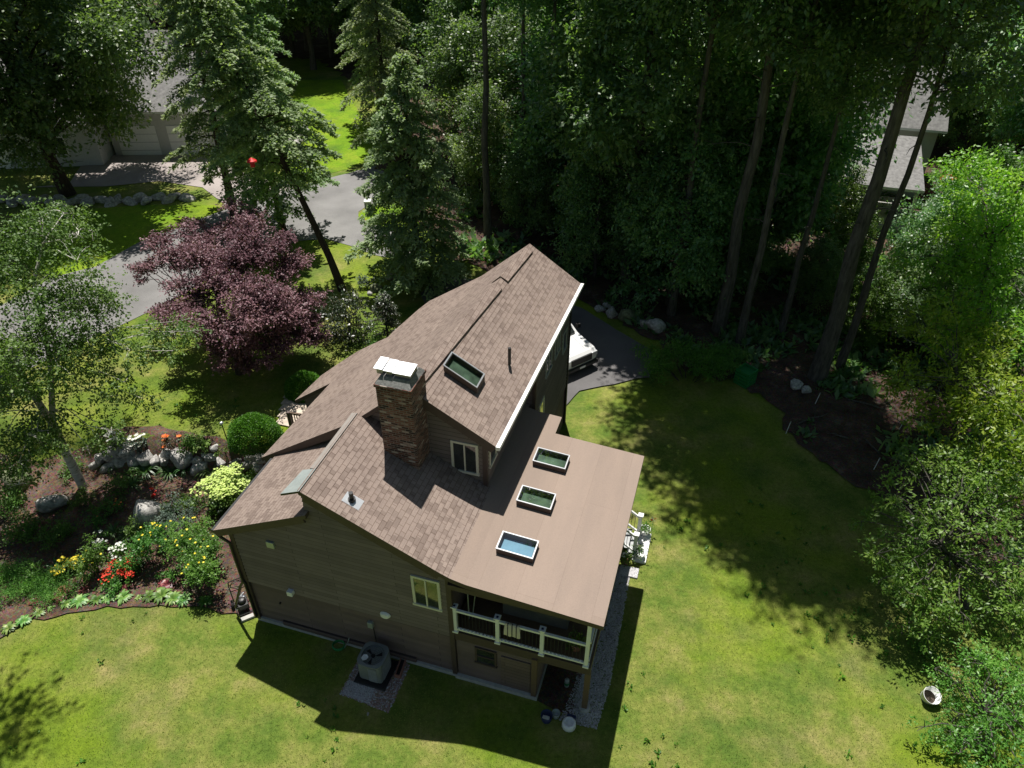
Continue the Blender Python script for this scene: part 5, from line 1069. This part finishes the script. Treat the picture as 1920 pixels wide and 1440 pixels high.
# forest prototypes and copies
protos = [deciduous('forest_tree', '', 'tree', 20 + i, 13 + 2.6 * i, 3.2 + i, 4.0, 44, 26, 17, .25, 'oak', 'bark', (0, 0), (1.2, 2.0), .27) for i in range(4)]
tall = [deciduous('canopy_tree', '', 'tree', 50 + i, 28, 16.5, 6.2, 50, 24, 17, .24, 'oak', 'bark', (0, 0), (1.4, 2.3), .30, dead=9) for i in range(1)]
offc = [deciduous('canopy_tree', '', 'tree', 60 + i, 27, 16.5, (4.0, 5.2)[i], 40, 19, 17, .22, 'oak', 'bark', (0, 0), (1.4, 2.1), (.36, .3)[i], dead=9, coff=((-5.2, -.3), (-2.2, 0))[i]) for i in range(2)]
slim = deciduous('slim_tree', '', 'tree', 55, 24, 15, 2.6, 22, 26, 16, .24, 'oak', 'bark', (0, 0), (1., 1.6), .22, dead=8)
low = [deciduous('understory_tree', '', 'tree', 30 + i, 9.5, 1.8, 2.9, 30, 34, 15, .19, 'oak2' if i == 1 else 'oak', 'bark', (0, 0), (.8, 1.3), .12) for i in range(3)]
conif = hemlock('forest_hemlock', '', 16, 19, 2.5, 3.2, 150, (0, 0), r0=.24)
used = set()
def place(p, x, y, lab, group=None, s=1., sz=None, rz=None, tilt=(0, 0), z=None):
    if p.name not in used: o = p; used.add(p.name)
    else: o = copy_tree(p)
    o.location = (x, y, float(H(x, y)) if z is None else z); o.rotation_euler = (tilt[0], tilt[1], random.random() * 6.28 if rz is None else rz); o.scale = (s, s, sz or s)
    o['label'] = lab; o['category'] = 'tree'
    if group: o['group'] = group
    elif 'group' in o: del o['group']
    return o
random.seed(4)
for i, (x, y, s, lab, tl, p) in enumerate([(-1.4, 39.2, 1.0, 'tall forest tree whose straight pale trunk stands just behind the roof peak', (0, 0), slim), (10.3, 31.0, 1.0, 'forest tree with a thick grey trunk right behind the spreading yew', (0, 0), offc[1]), (11.1, 29.9, .9, 'forest tree with a slimmer trunk beside the thick one behind the yew', (0, 0), slim),
                            (13.9, 27.0, 1.0, 'forest tree with the thickest leaning trunk at the wood edge', (0, 0), offc[0]), (15.2, 27.8, .85, 'forest tree with thin trunk beside the thickest leaning trunk', (0, .05), slim), (13.3, 30.6, .75, 'forest tree with a thin trunk between the two pairs of trunks', (0, 0), slim), (.6, 43.0, .8, 'forest tree with a thin trunk farther behind the roof peak', (0, 0), slim),
                            (2.2, 40.5, .85, 'forest tree with slim trunk behind the white pickup', (0, 0), slim), (8.2, 32.5, .95, 'forest tree with hidden trunk behind the driveway boulders', (0, 0), slim), (-23.1, 83, 1, 'far tree with pale trunk at the head of the bright lawn strip', (0, 0), slim), (-18.6, 81, 1, 'far tree with thin pale trunk next to the head of the lawn strip', (0, 0), slim)]):
    place(p, x, y, lab, None, s, None, 0 if p in offc else i * 1.1, tl)
for i, (x, y, s, k, lab) in enumerate([(4.6, 36.5, .85, 0, 'low tree with pale drooping leaves right of the roof peak'), (8.2, 33.5, 1.0, 2, 'low tree behind the boulders of the driveway'), (20.5, 31.5, .8, 0, 'low tree behind the thin trunks at the wood edge'), (-1.0, 52, .9, 1, 'bright understory tree in the gap behind the pale hemlock'), (5.0, 56, .9, 1, 'bright green understory tree near the hidden white car'), (25.5, 37, .7, 1, 'sunlit low tree before the wooded porch'), (19.5, 29, .7, 2, 'low dark tree beyond the bright edge bushes'), (29, 36, 1, 0, 'low tree right of the wooded porch'), (13.5, 37, 1, 2, 'dark low tree in the middle of the wood'), (6.5, 44, 1.1, 2, 'dense low tree deep behind the driveway'), (.6, 47.5, 1.1, 0, 'dense low tree in the dark gap right of the pale hemlock'), (-2.6, 49, 1.0, 2, 'dense low tree directly behind the pale hemlock'), (-1.6, 43.2, .75, 2, 'low dark tree at the foot of the straight pale trunk'), (1.4, 40.2, .6, 0, 'small dark tree just beyond the roof peak'), (3.2, 45.5, 1.0, 0, 'low dark tree between the slim trunks behind the roof peak')]):
    place(low[k], x, y, lab, None, s)
fg = []; rg = random.Random(11)
for j, y in enumerate(np.arange(37, 116, 7.8)):
    for i, x in enumerate(np.arange(-86, 87, 7.8)):
        X = x + rg.uniform(-2.2, 2.2) + (j % 2) * 3.2; Y = y + rg.uniform(-2, 2)
        if abs(X) > 14 + Y * .7: continue
        if -34 < X < -6.5 and Y < 66: continue      # road, lawns, garage
        if X <= -34 and Y < 62: continue
        if -40 < X < -27 and 66 <= Y < 84: continue
        if -20 < X < -9 and Y < 74: continue
        if X < 3.5 and Y < 45: continue
        if X > 3 and Y < 34: continue
        if 15.5 < X < 32 and 39 < Y < 58: continue
        if 17 < X < 27 and 36 < Y < 41: continue
        if abs(X - .49 * Y) < 3.2 and Y < 47: continue
        if abs(X - 3) < 3 and 60 < Y < 72: continue
        if any((X - a) ** 2 + (Y - b) ** 2 < 16 for a, b in fg): continue
        fg.append((X, Y))
for X, Y in fg:
    k = rg.random()
    if k < .84: place(protos[rg.randrange(4)], X, Y, 'tall dark leaved tree in the dense forest behind the house', 'tall trees of the forest behind the house', rg.uniform(.85, 1.12))
    else: place(conif, X, Y, 'dark hemlock standing in the dense forest behind the house', 'hemlocks in the forest behind the house', rg.uniform(.85, 1.15))
for i in range(46):
    X, Y = rg.uniform(-2, 60), rg.uniform(37, 75)
    if 14.5 < X < 32 and 36 < Y < 58 or X > 12 + Y * .66 or (X < 6 and Y < 46) or abs(X - 3) < 3.5 and Y > 50 or abs(X - .49 * Y) < 2.6: continue
    place(low[rg.choice([0, 2, 2, 1])], X, Y, 'small understory tree among the tall forest trunks', 'understory trees of the forest', rg.uniform(.7, 1.2))
for i, (x, y) in enumerate([(15.5, 33), (17.8, 35.5), (19, 31), (21.5, 34), (16.8, 29.5), (22, 28.5), (24.5, 31.5), (18.2, 39.2), (12.2, 34.5), (14.6, 38.5), (27, 35), (9.6, 37.5), (7, 39), (20.5, 25.8), (23.8, 24)]):
    place(low[i % 3], x, y, 'waist high to head high sapling in the shade between the tall trunks', 'saplings between the tall trunks', .42 + .06 * (i % 4))
# trees beyond the frame edge that throw shade on the lawn, then an added unseen ring of trees that darkens the ambient light
place(tall[0], -20.0, 15.4, 'tall tree whose shadow falls on the near corner of the lawn', None, .8)
place(protos[1], -24, 26, 'tall dark tree behind the birch at the edge of the lawn', None, .7)
place(protos[2], -31, 33, 'dark tree beyond the birch, before the low boulder wall', None, .62)
place(protos[3], -45, 44, 'dark tree at the outer edge beside the neighbouring house', None, .9)
for i, (x, y) in enumerate([(24, 22), (27, 14), (22, 6), (30, 4), (25, -4), (31, 24), (16, -12), (2, -16), (-12, -14), (-24, -6), (-30, 6), (-28, 16), (8, -20), (-40, 0), (36, 14)]):
    place(tall[0], x, y, 'unseen tall tree added around the lot to deepen the shade', 'unseen shade trees added around the lot', .9 + .05 * (i % 3))
# bright bushes and small trees on the near side of the wood
def edge_tree(lab, blobs, seed, base, mat='ash', leaf=.19, tw=26, lp=17, r0=.12, wid=.2):
    bs = [(G(px, py, z), r) for px, py, z, r in blobs]; b = (*base, 0.)
    c = np.mean([x[0] for x in bs], 0); rn = np.random.default_rng(seed)
    blob_tree('edge_tree', lab, b, [([(*base, -.1), (base[0] * .7 + c[0] * .3, base[1] * .7 + c[1] * .3, c[2] * .5), tuple(c)], r0, r0 * .4)], .045, spread(bs, rn, 4, .5), mat, 'bark', seed, tw, lp, leaf, wid, .18, .8)
edge_tree('tall bright yellow green tree at the upper outer edge of the wood', [(1870, 330, 9, 1.6), (1800, 420, 8, 1.5), (1900, 450, 8, 1.8), (1770, 500, 7, 1.3), (1850, 530, 7, 1.6), (1920, 580, 7, 1.8), (1800, 590, 6, 1.3), (1990, 420, 9, 2), (1820, 310, 9, .8)], 41, (19.5, 25.5))
edge_tree('bright tree reaching over the leaf litter, in the middle of the edge', [(1700, 600, 5.5, .9), (1760, 620, 6, 1.2), (1850, 640, 6, 1.5), (1740, 700, 5, 1.1), (1690, 730, 4.4, .7), (1820, 730, 5.2, 1.4), (1900, 720, 6, 1.6), (1880, 800, 5, 1.4), (1800, 810, 4, 1.2), (1750, 780, 4.2, .8), (1940, 850, 5, 1.5)], 42, (16.2, 18.6), 'ash', .17)
edge_tree('broad glossy bush overhanging the lawn, nearest the dappled shadow', [(1740, 880, 3.6, .8), (1830, 890, 4, 1.1), (1910, 900, 4.5, 1.2), (1690, 950, 3, .8), (1640, 970, 2.6, .45), (1770, 960, 3.4, 1.1), (1860, 980, 3.8, 1.2), (1700, 1040, 2.6, .9), (1660, 1010, 2.6, .5), (1800, 1060, 2.8, 1.1), (1900, 1080, 3.4, 1.2), (1720, 1110, 2, .8), (1680, 1080, 2, .5), (1790, 1150, 2, .9), (1870, 1170, 2.4, 1.1), (1730, 1180, 1.2, .6)], 43, (14.6, 14.6), 'edge', .14, 36)
edge_tree('dark green bush at the near outer corner of the lawn', [(1850, 1250, 2, .9), (1790, 1260, 1, .5), (1900, 1300, 2.4, 1), (1840, 1340, 1.2, .8), (1800, 1400, .8, .6), (1890, 1410, 1.8, 1), (1960, 1360, 2.6, 1.2), (1760, 1380, .4, .35)], 44, (12.9, 10.0), 'edge', .10, 60)
yb('orange_leaved_shrub', 'orange leaved shrub glimpsed beyond the bright edge tree', 1790, 372, 1.6, 1.4, 8, 45, None, 0, 'orangepetal', .12, 30)
for i, (px, py) in enumerate([(1765, 1285), (1780, 1310), (1750, 1260), (1820, 1320), (1740, 1230), (1720, 1205)]):
    yb('weed_clump', 'low lime green weed clump beside the white bucket' if i < 3 else 'low lime green weed clump along the edge bushes', px, py, .2, .35, 5, 50 + i, None, 0, 'hedge', .06, 200, group='weed clumps at the lawn edge')


for p in protos + low + tall + offc + [slim, conif]:
    if p.name not in used:
        for c in list(p.children): bpy.data.objects.remove(c)
        bpy.data.objects.remove(p)
# grass blades over the near lawn
rng = np.random.default_rng(123); n = 420000
P = np.stack([rng.uniform(-19.5, 17, n), 7 + 24 * rng.random(n) ** 1.25], 1)
P = P[np.abs(P[:, 0]) < 6 + P[:, 1] * .9]
keep = ~inside(P, np.array(BED)); hv = (P - L0) @ np.stack([B, A], 1)
keep &= ~((hv[:, 0] > -1) & (hv[:, 0] < 11.0) & (hv[:, 1] > -.1) & (hv[:, 1] < 12.6)); keep &= ~((hv[:, 0] > 3.6) & (hv[:, 0] < 5.3) & (hv[:, 1] > -1.7) & (hv[:, 1] < .1))
keep &= ~((hv[:, 0] > 9) & (hv[:, 0] < 11.1) & (hv[:, 1] > -.45) & (hv[:, 1] < 7.2))
keep &= ~inside(P, np.array([(2.0, 24), (6.5, 27), (7.5, 29.5), (9, 26.8), (11.6, 24.6), (12, 21.3), (13.2, 19.8), (15, 18.2), (16, 12), (60, 5), (60, 60), (-60, 60), (-60, 24), (-14, 26), (-5, 30)]))
P = P[keep]; n = len(P); D = unit(np.stack([rng.normal(size=n) * .8, rng.normal(size=n) * .8, np.ones(n)], 1))
Z = H(P[:, 0], P[:, 1]); V, F = quads(np.column_stack([P, Z - .005]), D, rng.uniform(.02, .055, n), .16, rng, .0)
big = np.sin(P[:, 0] * .9 + 1.7 * np.sin(P[:, 1] * .7)) * np.sin(P[:, 1] * 1.1 + np.sin(P[:, 0] * .6)) * .22
tag(link('grass', mesh_np('grass', V, F, [M['blade']], np.clip(.5 + big + rng.normal(size=n) * .25, 0, 1))), 'short patchy lawn grass around the house', 'grass', None, 'stuff')
# undergrowth on the woodland floor, weeds in the lawn
def tufts(name, P, s, k, mat, seed, label, cat, wid=.2, up=.5):
    rng = np.random.default_rng(seed); n = len(P); a = rng.random((n, k)) * 6.283; el = rng.uniform(.25, 1.1, (n, k))
    D = np.stack([np.cos(a) * np.cos(el), np.sin(a) * np.cos(el), np.sin(el)], -1).reshape(-1, 3); S = np.repeat(s * rng.uniform(.5, 1.5, n), k)
    B0 = np.repeat(np.column_stack([P, H(P[:, 0], P[:, 1]) + .03]), k, 0) + rng.normal(size=(n * k, 3)) * np.array([1, 1, .2]) * S[:, None] * .35; B0[:, 2] = np.maximum(B0[:, 2], .02)
    V, F = quads(B0, D, S * rng.uniform(.6, 1.1, n * k), wid, rng, up); tg = np.repeat(rng.random(n) * .5, k) + rng.random(n * k) * .5
    tag(link(name, mesh_np(name, V, F, [M[mat]], tg)), label, cat, None, 'stuff')
rng = np.random.default_rng(9)
Q = np.stack([rng.uniform(-4, 34, 9000), rng.uniform(14, 52, 9000)], 1)
nzf = np.sin(Q[:, 0] * 1.3 + np.sin(Q[:, 1])) + np.sin(Q[:, 1] * .9 + 1.3 * np.sin(Q[:, 0] * .8)) + rng.normal(size=9000) * .5
wood = inside(Q, np.array([(-3.0, 37), (0, 35), (3.6, 34.4), (7.4, 30.2), (8.6, 27.6), (10.4, 27), (11.4, 25.4), (12.2, 22), (13.6, 20), (15.2, 18.6), (16.4, 15.5), (34, 14), (34, 52), (-4, 52)]))
open_bark = (Q[:, 0] < 17) & (Q[:, 1] < 25.5)
Q = Q[wood & (nzf > np.where(open_bark, 1.5, -.2))]
tufts('undergrowth', Q, .42, 12, 'oak', 3, 'low ferny undergrowth on the woodland floor', 'undergrowth', .22)
Q = np.stack([rng.uniform(-14, 15, 1500), rng.uniform(8, 24, 1500)], 1); hq = (Q - L0) @ np.stack([B, A], 1)
ok_ = ~inside(Q, np.array(BED)) & ~((hq[:, 0] > -1) & (hq[:, 0] < 11.6) & (hq[:, 1] > -1.8) & (hq[:, 1] < 13)) & (Q[:, 0] * .7 + Q[:, 1] < 27) & (np.sin(Q[:, 0] * .8) + np.sin(Q[:, 1] * .7 + Q[:, 0] * .3) + rng.normal(size=1500) * .6 > .6)
tufts('lawn_weeds', Q[ok_], .10, 9, 'hedge', 4, 'small green weed tufts scattered through the lawn', 'weeds', .3)
for i, (x, y, a, l) in enumerate([(12.8, 24.0, .4, 1.6), (14.5, 22.4, 1.9, 1.1), (15.6, 24.8, -.5, 2.1), (13.4, 22.9, 2.7, .8), (17.4, 22.0, .9, 1.5)]):
    t = thing('fallen_branch', ['long grey fallen branch by the thickest trunk', 'short fallen branch in the middle of the leaf litter', 'longest fallen branch at the back of the leaf litter', 'shortest fallen stick near the lawn edge', 'fallen branch beside the bright edge trees'][i], 'branch', (x, y, .09), a)
    mb = MB(); mb.tube([(-l / 2, 0, 0), (-.1 * l, .04, .04), (.2 * l, -.03, .03), (l / 2, .05, 0)], [.04, .035, .025, .01], 7); mb.build('stem', M['bark'], t)
    mb = MB(); mb.tube([(0, 0, .03), (.2 * l, .22 * l, .06), (.3 * l, .3 * l, .02)], [.02, .012, .005], 5); mb.tube([(-.2 * l, .02, .02), (-.05 * l, -.2 * l, .07)], [.018, .006], 5); mb.build('twig', M['bark'], t)
